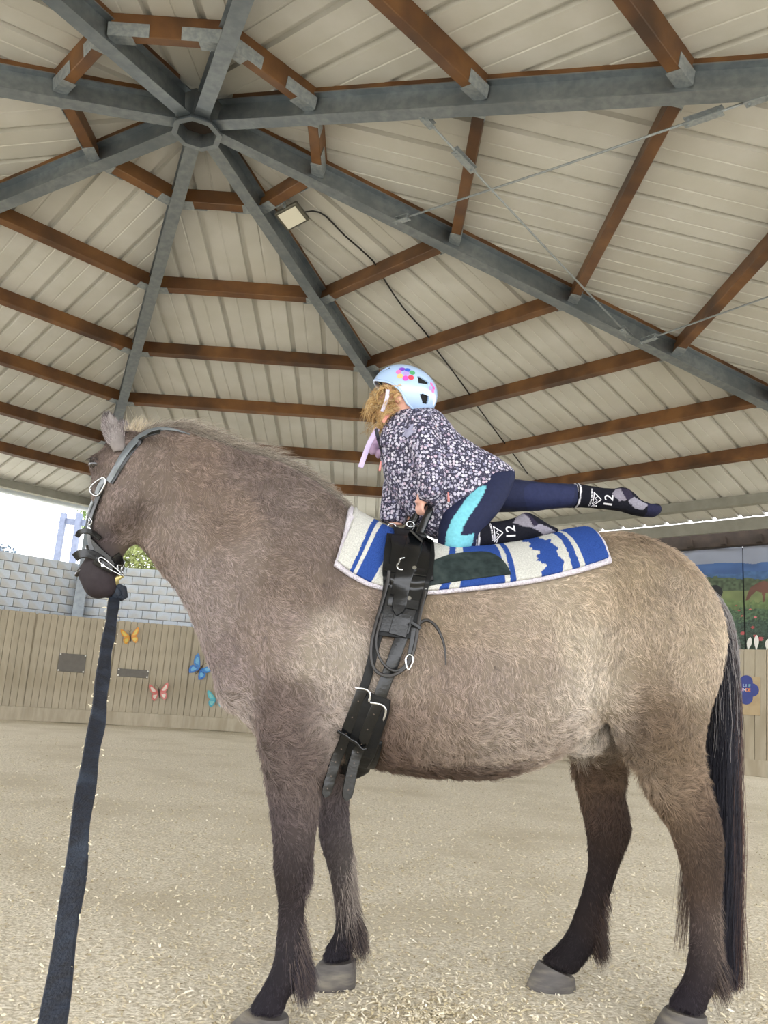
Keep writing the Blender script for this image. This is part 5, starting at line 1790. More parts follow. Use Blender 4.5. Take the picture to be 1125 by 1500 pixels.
# ---------------------------------------------------------------- lead rope: dark flat webbing running to the hand that holds the camera
RS = hit(172, 842, .02)[0]
dS = (RS - CAM) @ F_
rope = empty('lead_rope', RS, 'dark navy lead rope hanging from the halter to the bottom left corner', 'lead rope')
P1 = CAM + ray(171, 850) * dS
mb = MB()
mb.tube([RS, CAM + ray(169, 848) * dS, CAM + ray(171, 857) * dS], [.007, .012, .011], 12)
mb.ellip(CAM + ray(169, 849) * dS, R_ * .014, F_ * .012, U_ * .016, 12, 8)
mb.build('snap_hook', M_brass, rope, smooth=True)
M_rope = mat('navy_webbing', '#10141d', '#1a2230', rough=0.7, scale=60, stretch=(1, 1, 1), c3='#2b3543', sscale=14, bump=0.3, bscale=200)
mb = MB()
K0 = CAM + ray(170, 868) * dS
mb.ellip(K0, R_ * .021, F_ * .018, U_ * .026, 14, 10)
mb.tube([K0 + R_ * .012 - U_ * .02, K0 + R_ * .03 - U_ * .012, K0 + R_ * .026 + U_ * .012, K0 + R_ * .002 + U_ * .022], .012, 10)
mb.build('knot', M_rope, rope, smooth=True)
dE = 0.95
A_, B2 = CAM + ray(167, 876) * dS, CAM + ray(66, 1580) * dE
rp = []
for s_ in np.linspace(0, 1, 60):
    p = A_ * (1 - s_) + B2 * s_ - ZV * .012 * math.sin(PI * s_)
    p = p + R_ * (.0018 * math.sin(s_ * 17) + .001 * math.sin(s_ * 41 + 1))
    rp.append(p)
rp = np.array(rp)
nr_ = [unit(CAM - p + R_ * .35 * math.sin(i * .09)) for i, p in enumerate(rp)]
mb = MB(); mb.strip(rp, nr_, [.036 + .0025 * math.sin(i * .7) for i in range(60)], .006)
mb.build('webbing', M_rope, rope, smooth=True, angle=40)
mb = MB()
for _ in range(260):
    i = int(60 * rng.random() ** 1.6); i = min(i, 58)
    e_ = rp[i + 1] - rp[i]; e_ = unit(e_); sd = unit(np.cross(e_, nr_[i]))
    c = rp[i] + (rp[i + 1] - rp[i]) * rng.random() + sd * (-1 if rng.random() < .15 else 1) * rng.normal(.013, .006) + nr_[i] * .007
    d_ = unit(e_ * rng.normal(0, 1) + sd * rng.normal(0, .5)); L = rng.uniform(.002, .008); w2 = unit(np.cross(d_, nr_[i])) * .0011
    mb.add([c - d_ * L - w2, c + d_ * L - w2, c + d_ * L + w2, c - d_ * L + w2], [(0, 1, 2, 3)])
mb.build('clinging_chips', mat('pale_chip', '#cfc4a6', '#dfd6bc', rough=.9), rope, kind='stuff')

# ================================================================== the child on the horse
child = empty('person', hp(700, 800, 0), 'child in flowered jacket and white helmet kneeling on the horse, one leg stretched back', 'person')
def remeshed(mb, name, voxel, iters, disp=None):
    t_ = mb.build('tmp', None)
    md = t_.modifiers.new('r', 'REMESH'); md.mode = 'VOXEL'; md.voxel_size = voxel
    md = t_.modifiers.new('s', 'SMOOTH'); md.factor = 0.5; md.iterations = iters
    dg = bpy.context.evaluated_depsgraph_get()
    me = bpy.data.meshes.new_from_object(t_.evaluated_get(dg))
    bpy.data.objects.remove(t_)
    n_ = len(me.vertices)
    V = np.empty(n_ * 3); me.vertices.foreach_get('co', V); V = V.reshape(-1, 3)
    N = np.empty(n_ * 3); me.vertex_normals.foreach_get('vector', N); N = N.reshape(-1, 3)
    if disp is not None:
        V = V + N * disp(V)[:, None]
        me.vertices.foreach_set('co', V.ravel())
    me.calc_loop_triangles()
    T = np.empty(len(me.loop_triangles) * 3, np.int32); me.loop_triangles.foreach_get('vertices', T)
    me.polygons.foreach_set('use_smooth', [True] * len(me.polygons))
    me.name = name
    return me, V, N, T.reshape(-1, 3)
def place(me, name, M, parent, col=None):
    if col is not None:
        a = me.color_attributes.new('Col', 'FLOAT_COLOR', 'POINT')
        a.data.foreach_set('color', np.concatenate([col, np.ones((len(col), 1))], 1).astype(np.float32).ravel())
    me.transform(Matrix.Translation(-world_loc(parent)))
    me.materials.clear(); me.materials.append(M)
    return link_mesh(name, me, parent)

# head frame: bent forward, face turned away to the far left
HC = hp(588, 588, -.005)
CF = unit(-EX * .86 + EY * .42 - ZV * .28)                 # face
CU = unit(ZV * .93 - EX * .05 + CF * .30); CU = unit(CU - CF * (CU @ CF))
CL = np.cross(CU, CF)                                      # its left (towards the viewer)
if CL @ EY > 0: CL = -CL
# --- one continuous body (mostly under the clothes): head, neck, trunk, arms with hands, legs with feet
cb = MB()
cb.ellip(HC + CU * .005, CF * .092, CL * .072, CU * .088, 24, 16)
cb.ellip(HC + CF * .035 - CU * .045, CF * .05, CL * .055, CU * .052, 18, 12)       # jaw
cb.ellip(HC + CF * .088 - CU * .018, CF * .014, CL * .011, CU * .016, 10, 8)       # nose
for s_ in (-1, 1):
    cb.ellip(HC + CF * .055 - CU * .03 + CL * .04 * s_, CF * .028, CL * .022, CU * .026, 12, 8)   # cheeks
    cb.ellip(HC - CF * .005 - CU * .012 + CL * .072 * s_, CF * .016, CL * .008, CU * .025, 10, 8) # ears
cb.ellip(HC + CF * .083 - CU * .052, CF * .008, CL * .017, CU * .006, 10, 6)       # mouth
limb(cb, [((605, 585), (580, 600), .040, 0), ((622, 602), (578, 622), .044, 0), ((645, 625), (575, 660), .085, 0), ((668, 650), (580, 690), .095, 0), ((695, 668), (600, 725), .095, 0), ((718, 705), (660, 755), .085, 0)], n=20)
limb(cb, [((640, 625), (600, 625), .045, -.10), ((636, 655), (606, 660), .038, -.13), ((640, 690), (612, 690), .033, -.14), ((634, 715), (612, 712), .028, -.13), ((625, 735), (610, 731), .019, -.11)], n=14)
limb(cb, [((610, 640), (580, 650), .045, .09), ((600, 690), (572, 690), .036, .11), ((596, 735), (566, 732), .03, .10), ((590, 770), (570, 770), .019, .07)], n=14)
limb(cb, [((672, 745), (725, 728), .055, -.05), ((660, 764), (716, 752), .055, -.075), ((652, 785), (705, 775), .05, -.085), ((652, 800), (690, 795), .045, -.09)], n=16)
limb(cb, [((662, 788), (664, 802), .035, -.09), ((692, 776), (696, 798), .033, -.085), ((730, 770), (732, 794), .03, -.08), ((762, 763), (766, 788), .028, -.075), ((785, 762), (790, 783), .03, -.07), ((808, 774), (808, 781), .022, -.07)], n=14)
limb(cb, [((718, 705), (722, 742), .07, .06), ((755, 708), (752, 742), .058, .07), ((790, 713), (788, 741), .047, .07), ((840, 714), (840, 739), .038, .07), ((880, 719), (878, 741), .031, .07), ((905, 719), (902, 743), .03, .07), ((932, 733), (930, 751), .03, .07), ((958, 741), (957, 752), .022, .07)], n=14)
def hand(wr, bar, dirb, side, away):
    """palm on top of the bar, four fingers curled round it, thumb opposite"""
    palm = bar + away * .020 + unit(wr - bar) * .012
    cb.ellip(palm, dirb * .030, away * .013, unit(np.cross(dirb, away)) * .026, 14, 10)
    cb.tube([wr, wr * .5 + palm * .5, palm], [.021, .020, .016], 10)
    fr_ = unit(np.cross(away, dirb)) * side
    for k_, (o_, L) in enumerate(((-.023, .9), (-.008, 1.0), (.008, .97), (.023, .82))):
        c = bar + dirb * o_
        arc = [c + away * .020 * math.cos(a) * 1.05 + fr_ * .0215 * math.sin(a) for a in np.array([.25, .9, 1.6, 2.3, 2.8]) * L]
        cb.tube([palm + dirb * o_ + fr_ * .008] + arc, [.0085, .0082, .0078, .0072, .0066, .0058], 8)
    cb.tube([palm - dirb * .022 - fr_ * .012, bar - dirb * .030 + away * .010 - fr_ * .02, bar - dirb * .020 - fr_ * .023 - away * .008, bar - dirb * .004 - fr_ * .021 - away * .014], [.0095, .009, .008, .0065], 8)
barL = (HT0 + HT1) / 2 + ZV * .012 + EX * .004
dbL = unit(HT0 - HT1)
hand(hp(618, 733, -.105), barL, dbL, -1, ZV * .75 - EX * .35 - EY * .1 if False else unit(ZV * .8 - EX * .35))
hand(hp(581, 762, .075), mir(barL), unit(mir(HT0) - mir(HT1)), 1, unit(ZV * .8 - EX * .35))
cme, cV, cN, cT = remeshed(cb, 'body', .0042, 4)
ccol = np.tile(srgb('d9a795'), (len(cV), 1))
fd = (cV - HC)
lipm = (np.abs(fd @ CL) < .02) & (np.abs(fd @ CU + .052) < .007) & (fd @ CF > .07)
ccol[lipm] = srgb('b86f68')
M_skinc = mat('child_skin', '#ffffff', 0.06, rough=0.5, attr='Col', scale=50, spec=0.3)
place(cme, 'body', M_skinc, child, ccol)
for s_ in (-1, 1):
    mb = MB(); mb.ellip(HC + CF * .078 + CL * .028 * s_ - CU * .005, CF * .008, CL * .011, CU * .008, 12, 8)
    mb.build('eye', M_eye, child, smooth=True)

# --- trousers: navy with turquoise side panel
def wrinkle(amp, sc, seed):
    return lambda V: amp * (n3(V, sc, seed) - .5) * 2 + amp * .6 * (n3(V, sc * 2.7, seed + 9) - .5)
tb_ = MB()
limb(tb_, [((652, 715), (752, 694), .112, 0), ((646, 740), (752, 704), .108, -.02), ((645, 752), (738, 738), .088, -.065), ((642, 776), (716, 768), .072, -.085), ((642, 796), (698, 792), .058, -.09), ((650, 808), (690, 804), .045, -.09)], n=24)
limb(tb_, [((650, 780), (656, 808), .052, -.09), ((675, 772), (676, 808), .050, -.088), ((694, 770), (698, 803), .045, -.085)], n=20)
limb(tb_, [((700, 698), (705, 748), .10, .03), ((728, 701), (728, 749), .085, .055), ((760, 704), (757, 749), .072, .068), ((788, 707), (786, 748), .060, .07), ((815, 709), (813, 745), .053, .07), ((843, 710), (843, 743), .047, .07)], n=22)
tme, tV, tN, tT = remeshed(tb_, 'trousers', .0052, 6, wrinkle(.0030, 38, 120))
tl_ = loc(tV)
def polyl(pts, yl):
    return [tuple(loc(hp(x, y, yl))[[0, 2]]) for x, y in pts]
st1 = polyl([(713, 712), (704, 712), (688, 724), (674, 742), (660, 763), (653, 782), (653, 800), (664, 810), (692, 806), (693, 782), (682, 786), (673, 786), (676, 774), (686, 757), (699, 738), (709, 722)], -.13)
tcol = np.tile(srgb('20253f'), (len(tV), 1))
tcol[in_poly(tl_[:, 0], tl_[:, 2], st1) & (tl_[:, 1] < -.075)] = srgb('6db4c2')
knee_p = polyl([(767, 716), (780, 706), (820, 706), (846, 712), (842, 742), (800, 748), (778, 742), (768, 730)], .0)
tcol[in_poly(tl_[:, 0], tl_[:, 2], knee_p) & (tl_[:, 1] > -.02)] = srgb('252b4a')
M_trouser = mat('trouser_cloth', '#ffffff', 0.10, rough=0.8, attr='Col', scale=90, bump=0.1, bscale=300, spec=0.2)
place(tme, 'trousers', M_trouser, child, tcol)

# --- socks
def sock(rows, bands, patches, yl, name='sock'):
    sb = MB(); limb(sb, rows, n=24, k=6)
    me, V, N, T = remeshed(sb, name, .0038, 4, wrinkle(.0012, 60, 140))
    l_ = loc(V)
    col = np.tile(srgb('15161f'), (len(V), 1))
    for pts, c in patches:
        col[in_poly(l_[:, 0], l_[:, 2], polyl(pts, yl))] = srgb(c)
    for pts, c in bands:
        col[in_poly(l_[:, 0], l_[:, 2], polyl(pts, yl))] = srgb(c)
    o = place(me, name, M_sock, child, col)
    return o, BVHTree.FromPolygons([tuple(p) for p in V], [tuple(t_) for t_ in T.tolist()])
M_sock = mat('knit_sock', '#ffffff', 0.15, rough=0.9, attr='Col', scale=150, bump=0.3, bscale=400, spec=0.15)
YK, YE = -.125, .025
s1, sb1 = sock([((688, 767), (692, 804), .048, -.085), ((700, 766), (703, 803), .047, -.085), ((728, 764), (731, 798), .042, -.08), ((752, 759), (758, 794), .038, -.076), ((769, 751), (775, 791), .038, -.074), ((784, 757), (788, 787), .037, -.072), ((800, 768), (802, 784), .036, -.07), ((815, 775), (815, 781), .024, -.07)],
     [([(691.5, 760), (694.5, 760), (700, 810), (697, 810)], 'c9c8cf'), ([(697, 760), (699.5, 760), (705, 810), (702.5, 810)], 'c9c8cf')],
     [([(753, 765), (768, 745), (778, 758), (784, 771), (770, 771), (760, 766)], '7d7a84'), ([(768, 745), (776, 748), (792, 768), (784, 771), (777, 757)], '2a2638'), ([(782, 772), (792, 766), (800, 768), (822, 778), (818, 784), (800, 780)], '85828f')], YK)
s2, sb2 = sock([((840, 708), (840, 744), .049, .07), ((855, 711), (854, 743), .045, .07), ((880, 715), (878, 745), .039, .07), ((898, 716), (895, 747), .037, .07), ((912, 714), (910, 749), .037, .07), ((924, 720), (920, 752), .037, .07), ((936, 732), (933, 755), .036, .07), ((950, 738), (948, 757), .036, .07), ((961, 738), (959, 757), .033, .07), ((967, 744), (966, 752), .02, .07)],
     [([(845, 700), (847.5, 700), (845.5, 750), (843, 750)], 'c9c8cf'), ([(850, 700), (852.5, 700), (850.5, 750), (848, 750)], 'c9c8cf')],
     [([(898, 722), (906, 714), (913, 713), (914, 722), (920, 732), (909, 733), (903, 728)], '7f7b87'), ([(912, 712), (926, 716), (930, 728), (921, 732), (914, 722)], '2c2839'), ([(921, 733), (930, 727), (952, 738), (944, 746), (932, 743)], '85838f'), ([(951, 735), (972, 740), (972, 758), (950, 758)], '23243c')], YE)
M_print_w = mat('pale_knit_print', '#d2d1d8', None, rough=0.9)
def draw_on(name, tri_pts, faces, tree, M, parent, off=.0012):
    """flat print: every point dropped onto the sock along the viewer's horizontal"""
    mb = MB(); out = []
    for p in tri_pts:
        q, n_, _, _ = tree.ray_cast(Vector(p - EY * .3), Vector(EY), .6)
        out.append(np.array(q) - EY * off if q is not None else p)
    mb.add(out, faces)
    return mb.build(name, M, parent)
def sock_print(ox, oy, ux, uy, tree, parent, yl):
    """baseline runs from (ox, oy) along the pixel vector u (up the sock's width); letters' tops face the cuff"""
    O = hp(ox, oy, yl); U1 = hp(ox + ux, oy + uy, yl) - O
    L = np.linalg.norm(U1); U1 = U1 / L
    V1 = unit(np.cross(EY, U1))
    if V1 @ EX > 0: V1 = -V1         # letter-up: towards the knee
    def txt(s, pos, size, name):
        cu = bpy.data.curves.new('t', 'FONT'); cu.body = s; cu.size = size; cu.offset = .0004
        to = bpy.data.objects.new('t', cu); COL.objects.link(to)
        dg = bpy.context.evaluated_depsgraph_get()
        me = bpy.data.meshes.new_from_object(to.evaluated_get(dg)); bpy.data.objects.remove(to)
        bm = bmesh.new(); bm.from_mesh(me); bmesh.ops.triangulate(bm, faces=bm.faces); bmesh.ops.subdivide_edges(bm, edges=[e for e in bm.edges if e.calc_length() > .006], cuts=2); bmesh.ops.triangulate(bm, faces=bm.faces)
        pts_ = [O + U1 * (pos[0] + v.co.x) + V1 * (pos[1] + v.co.y) for v in bm.verts]
        bm.verts.index_update()
        fs_ = [tuple(v.index for v in f.verts) for f in bm.faces]; bm.free()
        draw_on(name, pts_, fs_, tree, M_print_w, parent)
    txt('1', (.006, 0), .050, 'numeral')
    txt('2', (.030, 0), .050, 'numeral')
    # emblem: stacked chevrons in a shield, between the figures and the cuff
    def stroke(q0, q1, w_):
        q0, q1 = np.array(q0), np.array(q1)
        t2 = unit(q1 - q0); n2_ = np.array([-t2[1], t2[0]]) * w_ / 2
        P3, n_ = [], 6
        for i in range(n_):
            q = q0 + (q1 - q0) * i / (n_ - 1)
            for s_ in (-1, 1):
                r2 = q + n2_ * s_
                P3.append(O + U1 * r2[0] + V1 * r2[1])
        draw_on('emblem', P3, [(2 * i, 2 * i + 2, 2 * i + 3, 2 * i + 1) for i in range(n_ - 1)], tree, M_print_w, parent)
    c = .030      # shield: flat bar towards the knee, point towards the figures, zigzag inside
    for q0, q1, w_ in (((c - .028, .078), (c + .026, .078), .0030), ((c - .026, .078), (c, .047), .0036), ((c, .047), (c + .024, .078), .0036),
                       ((c - .016, .075), (c - .004, .062), .0018), ((c - .004, .062), (c + .002, .074), .0018), ((c + .002, .074), (c + .010, .062), .0018), ((c - .030, .070), (c - .020, .066), .003)):
        stroke(q0, q1, w_)
    txt('COVE THE ORCA', (.006, .084), .0080, 'lettering')
sock_print(758, 791, -3, -20, sb1, s1, YK)
sock_print(899, 745, 0.5, -20, sb2, s2, YE)

# --- jacket: flowered shell with sleeves
jb = MB()
limb(jb, [((616, 592), (574, 602), .050, 0), ((630, 598), (566, 614), .066, 0), ((645, 607), (558, 632), .095, 0), ((658, 624), (555, 655), .122, 0), ((673, 642), (561, 686), .13, 0), ((697, 657), (576, 722), .128, 0), ((722, 671), (598, 754), .128, 0), ((743, 685), (622, 780), .13, 0), ((753, 694), (641, 791), .126, 0)], n=40, k=6)
limb(jb, [((592, 612), (632, 606), .055, -.085), ((593, 636), (640, 630), .064, -.115), ((600, 662), (650, 658), .064, -.14), ((607, 688), (655, 687), .06, -.15), ((610, 708), (652, 712), .054, -.148), ((611, 724), (645, 732), .046, -.135), ((613, 733), (637, 744), .038, -.12)], n=24, k=6)
limb(jb, [((572, 650), (615, 645), .06, .09), ((564, 690), (610, 690), .056, .11), ((559, 725), (604, 728), .05, .105), ((556, 752), (598, 760), .044, .085), ((558, 763), (592, 770), .038, .075)], n=24, k=6)
def jfold(V):
    L = loc(V)
    a = n3(V, 16, 150) - .5
    b_ = n3(np.stack([V[:, 0] * .6, V[:, 1], V[:, 2] * 1.9], -1), 26, 160) - .5
    el = hp(640, 700, -.16)
    d2 = ((V - el) ** 2).sum(1)
    rad = np.sin((L[:, 2] * 1.0 - L[:, 0] * .5) * 150) * np.exp(-d2 / .006) * .0035
    return a * .018 + b_ * .009 + rad * 1.3
jme, jV, jN, jT = remeshed(jb, 'jacket', .0055, 5, jfold)
def flower_material():
    M = bpy.data.materials.new('flowered_cloth'); M.use_nodes = True
    n_, l_ = M.node_tree.nodes, M.node_tree.links
    b_ = n_['Principled BSDF']; b_.inputs['Roughness'].default_value = .75; b_.inputs['Specular IOR Level'].default_value = .25
    tc_n = n_.new('ShaderNodeTexCoord')
    def layer(scale, r0, r1, rnd):
        v = n_.new('ShaderNodeTexVoronoi'); v.inputs['Scale'].default_value = scale; v.inputs['Randomness'].default_value = rnd
        l_.new(tc_n.outputs['Object'], v.inputs['Vector'])
        mr = n_.new('ShaderNodeMapRange'); mr.inputs[1].default_value = r0; mr.inputs[2].default_value = r1; mr.inputs[3].default_value = 1; mr.inputs[4].default_value = 0
        l_.new(v.outputs['Distance'], mr.inputs[0])
        return v, mr
    v1, m1 = layer(84, .41, .49, .75)
    v2, m2 = layer(88, .09, .13, .8)
    v3, m3 = layer(170, .26, .34, 1.0)
    cr = n_.new('ShaderNodeValToRGB')
    el = cr.color_ramp.elements
    el[0].position, el[0].color = 0, (*hexcol('bdbbc9'), 1)
    el[1].position, el[1].color = 1, (*hexcol('9897ad'), 1)
    for p_, c_ in ((.3, 'a7a3b6'), (.55, 'cfcdd8'), (.75, 'b39eb0'), (.88, '74738d')):
        e_ = el.new(p_); e_.color = (*hexcol(c_), 1)
    sx_ = n_.new('ShaderNodeSeparateXYZ'); l_.new(v1.outputs['Color'], sx_.inputs[0]); l_.new(sx_.outputs[0], cr.inputs[0])
    def mixc(f, a, b):
        mx = n_.new('ShaderNodeMix'); mx.data_type = 'RGBA'
        l_.new(f, mx.inputs[0])
        for s_, q in ((6, a), (7, b)):
            if isinstance(q, tuple): mx.inputs[s_].default_value = (*q, 1)
            else: l_.new(q, mx.inputs[s_])
        return mx.outputs[2]
    base = mixc(m3.outputs[0], hexcol('353445'), hexcol('8b89a0'))
    c1 = mixc(m1.outputs[0], base, cr.outputs[0])
    c2 = mixc(m2.outputs[0], c1, hexcol('6b6480'))
    l_.new(c2, b_.inputs['Base Color'])
    return M
M_flower = flower_material()
jacket = place(jme, 'jacket', M_flower, child)
jbvh = BVHTree.FromPolygons([tuple(p) for p in jV], [tuple(t_) for t_ in jT.tolist()])
def jhit(x, y, off=0.0, yl=-.1):
    d = unit(ray(x, y))
    p, n_, i_, ds = jbvh.ray_cast(Vector(CAM), Vector(d), 8.0)
    if p is None: return hp(x, y, yl), -EY.copy()
    n_ = np.array(n_); n_ = -n_ if n_ @ d > 0 else n_
    return np.array(p) + n_ * off, n_
M_pink = mat('salmon_trim', '#d98f8c', None, rough=.7)
M_lilac = mat('lilac_strap', '#b9a9cf', '#c4b6d6', rough=.6, scale=30)
M_navy = mat('navy_binding', '#1b1d2c', None, rough=.7)
# collar binding all round the neck opening
cc0, cax = hp(592, 599, 0), unit(hp(616, 592, 0) - hp(574, 602, 0))
cpts = []
for a in np.linspace(0, 2 * PI, 33)[:-1]:
    cpts.append((hp(612, 590, 0) + hp(564, 612, 0)) / 2 + (hp(612, 590, 0) - hp(564, 612, 0)) / 2 * math.cos(a) + EY * .052 * math.sin(a))
mb = MB(); mb.tube(cpts, .006, 8, closed=True)
mb.build('collar_binding', M_pink, jacket, smooth=True)
strap('collar_edge', [(561, 619), (566, 611), (573, 605), (581, 600), (590, 597)], 5, .002, .005, M_pink, jacket, fn=jhit, yl=-.06)
strap('front_band', [(551, 628), (553, 640), (557, 655), (561, 672)], 5, -.002, .004, M_navy, jacket, fn=jhit)
def pull(name, px0, px1, w_):
    a, n_ = jhit(*px0, .004); b_, _ = jhit(*px1, .006)
    mb = MB(); mb.tube([a, (a + b_) / 2, b_], [w_ * .6, w_, w_], 8)
    return mb.build(name, M_pink, jacket, smooth=True)
pull('zip_pull', (558, 676), (556, 690), .004)
pull('zip_pull', (656, 721), (657, 735), .004)
mp_ = MB()
bird = [(588, 640), (594, 632), (590, 626), (598, 629), (603, 622), (607, 621), (605, 629), (607, 634), (601, 638), (598, 642), (593, 639)]
bc = np.mean(bird, axis=0)
g0 = [jhit(x, y, .0025)[0] for x, y in bird]
gm = [jhit(*(bc + (np.array(q) - bc) * .5), .003)[0] for q in bird]
g_c = jhit(*bc, .0032)[0]
n_b = len(bird)
mp_.add(g0 + gm + [g_c], [(i, (i + 1) % n_b, n_b + (i + 1) % n_b, n_b + i) for i in range(n_b)] + [(n_b + i, n_b + (i + 1) % n_b, 2 * n_b) for i in range(n_b)])
mp_.build('reflective_patch', mat('grey_violet_print', '#8e8fa8', None, rough=.4), jacket)
# lilac scarf end under the chin
mb = MB()
for (x, y, yl, rx, rz, ry) in ((551, 650, .02, .018, .03, .03), (546, 658, 0, .014, .022, .022), (556, 664, .01, .015, .018, .026)):
    mb.ellip(hp(x, y, yl), EX * rx + ZV * rx * .3, ZV * rz, EY * ry, 14, 10)
sm, sV, sN, sT = remeshed(mb, 'scarf', .004, 4, wrinkle(.003, 60, 170))
place(sm, 'scarf', mat('lilac_scarf', '#a98fae', '#b79dbb', rough=.9, scale=40), child)

# --- hair: blond curls hanging out under the helmet
hv = []
roots, dirs = [], []
for _ in range(3000):
    v = rng.normal(size=3); v /= np.linalg.norm(v)
    # a cap of hair round the face and the temple, below the helmet, ahead of the collar
    if v @ CU > .60 or v @ CU < -.80 or v @ unit(-EX + .25 * ZV) < .20: continue
    if v @ CF > .86 and rng.random() < .6: continue
    roots.append(HC + CU * .005 + CF * (v @ CF) * .094 + CL * (v @ CL) * .076 + CU * (v @ CU) * .09)
    dirs.append(v)
roots, dirs = np.array(roots), np.array(dirs)
nh = len(roots); K = 22
ls = rng.uniform(.02, .085, nh)
t_ = np.linspace(0, 1, K)
d0 = dirs * .45 - ZV * .80 - EX * .22 + rng.normal(0, .2, (nh, 3))
d0 /= np.linalg.norm(d0, axis=1)[:, None]
NL = 70                      # curls: strands follow the lock they grow nearest to
li_ = rng.choice(nh, NL, replace=False)
lock = np.argmin(((roots[:, None] - roots[li_][None]) ** 2).sum(2), 1)
dl = d0[li_]
d0 = dl[lock] + rng.normal(0, .07, (nh, 3)); d0 /= np.linalg.norm(d0, axis=1)[:, None]
ls = rng.uniform(.03, .085, NL)[lock] * rng.uniform(.75, 1.12, nh)
lk_ph, lk_r, lk_f = rng.uniform(0, 6.28, NL), rng.uniform(.007, .016, NL), rng.uniform(6, 13, NL)
ax1l = np.cross(dl, ZV + .01); ax1l /= np.linalg.norm(ax1l, axis=1)[:, None]; ax2l = np.cross(dl, ax1l)
ax1, ax2 = ax1l[lock], ax2l[lock]
ph = lk_ph[lock][:, None] + t_[None] * lk_f[lock][:, None] + rng.normal(0, .16, (nh, 1))
rr_ = (lk_r[lock][:, None] * np.minimum(t_ * 3, 1)[None]) * rng.uniform(.8, 1.2, (nh, 1))
P = roots[:, None] + d0[:, None] * (ls[:, None] * t_[None])[..., None] - ZV * ((t_ ** 2)[None, :, None] * (ls * .35)[:, None, None]) + ax1[:, None] * (rr_ * np.cos(ph))[..., None] + ax2[:, None] * (rr_ * np.sin(ph))[..., None]
P = P + ((roots[li_][lock] - roots) * .7)[:, None] * np.minimum(t_ * 2.2, 1)[None, :, None]
ltone = rng.uniform(.7, 1.25, NL)
rel = P - HC
bad = ((rel @ CU > .066) | ((rel @ EX > .02) & (rel @ CU > -.02)) | ((rel @ EX > -.03) & (rel @ CU > .03))).any(1)
P, lock = P[~bad], lock[~bad]
nh = len(P)
hc_ = np.array([srgb(['b8955f', 'cfae78', 'dcc596', '8a6841', 'a98654'][i]) for i in rng.choice(5, nh, p=[.28, .26, .18, .12, .16])])
hc_ = hc_ * ltone[lock][:, None]
hairs('hair', P, np.full(nh, .00052), hc_, hair_material('blond_hair', .45, .4), child, taper=.5)

# --- helmet
helm = empty('helmet', HC + CU * .03 - np.array(world_loc(child)))
helm.parent = child
HF2 = unit(hp(541, 552, .03) - hp(642, 590, -.01)); HF2 = unit(HF2 + EY * .18)
HU2 = unit(ZV * .92 + EX * .16 - EY * .04); HU2 = unit(HU2 - HF2 * (HU2 @ HF2))
HL2 = np.cross(HU2, HF2); HL2 = -HL2 if HL2 @ EY > 0 else HL2
HCc = hp(591, 576, .0)
def hel(az, el, k=1.0):
    """az 0 front, +90 its left (viewer's side); el degrees"""
    a, e = math.radians(az), math.radians(el)
    ca, sa = math.cos(a), math.sin(a)
    f_ = .122 if ca > 0 else .128
    p_ = .92
    return HCc + k * (HF2 * f_ * ca * math.cos(e) ** p_ + HL2 * .097 * sa * math.cos(e) ** p_ + HU2 * .104 * math.copysign(abs(math.sin(e)) ** .95, e))
def lowel(az):
    a = abs((az + 180) % 360 - 180)
    return np.interp(a, [0, 25, 50, 75, 95, 115, 140, 180], [4, 2, -2, -4, -12, -32, -40, -36])
shell = MB()
NA, NE = 320, 96
az_ = np.linspace(0, 360, NA, endpoint=False)
grid = [[hel(a, lowel(a) + (89.0 - lowel(a)) * (j / (NE - 1)) ** .9) for j in range(NE)] for a in az_]
cent = [p for r_ in grid for p in r_]
vent_poly = []
def cam_px(P):
    v = np.asarray(P) - CAM
    w_ = v @ F_
    return np.stack([562.5 + FPX * (v @ R_) / w_, 750 - FPX * (v @ U_) / w_], -1)
def azel_of(x, y):
    """where the line of sight meets the shell"""
    d = unit(ray(x, y))
    p, n_, _, _ = htree.ray_cast(Vector(CAM), Vector(d), 8.0)
    q = np.array(p) - HCc
    f_ = q @ HF2; l2 = q @ HL2 / .097; u_ = q @ HU2 / .104
    f_ = f_ / (.122 if f_ > 0 else .128)
    return math.degrees(math.atan2(l2, f_)) % 360, math.degrees(math.atan2(u_, math.hypot(f_, l2)))
hf_ = [((i * NE + j), ((i + 1) % NA) * NE + j, ((i + 1) % NA) * NE + j + 1, i * NE + j + 1) for i in range(NA) for j in range(NE - 1)]
htree = BVHTree.FromPolygons([tuple(p) for p in cent], hf_)
vents = []
for poly in ([(611, 551), (615, 552), (628, 561), (627, 564), (613, 562)], [(615, 577), (619, 576), (628, 580), (628, 586), (626, 592), (619, 590)], [(555, 546), (563, 541), (572, 536), (571, 540), (560, 545)]):
    vents.append([azel_of(x, y) for x, y in poly])
vents += [[(360 - a, e) for a, e in v] for v in vents]
for c_ in ((180, 52), ):
    vents.append([(c_[0] - 14, c_[1] - 14), (c_[0] + 14, c_[1] - 14), (c_[0] + 9, c_[1] + 12), (c_[0] - 9, c_[1] + 12)])
P0h = np.array(cent).reshape(NA, NE, 3)
ac = az_ + 180 / NA
lo_ = np.array([lowel(a) for a in ac])
ec = lo_[:, None] + (89.0 - lo_[:, None]) * ((np.arange(NE - 1) + .5)[None] / (NE - 1)) ** .9
open_ = np.zeros(ec.shape, bool)
for v in vents:
    open_ |= in_poly(np.broadcast_to(ac[:, None], ec.shape), ec, v)
keepf = [(int(i), int(j)) for i, j in np.argwhere(~open_)]
inn = HCc + (P0h - HCc) * .955
allv = np.concatenate([P0h.reshape(-1, 3), inn.reshape(-1, 3)])
nb0 = NA * NE
fs = []
ks = set(keepf)
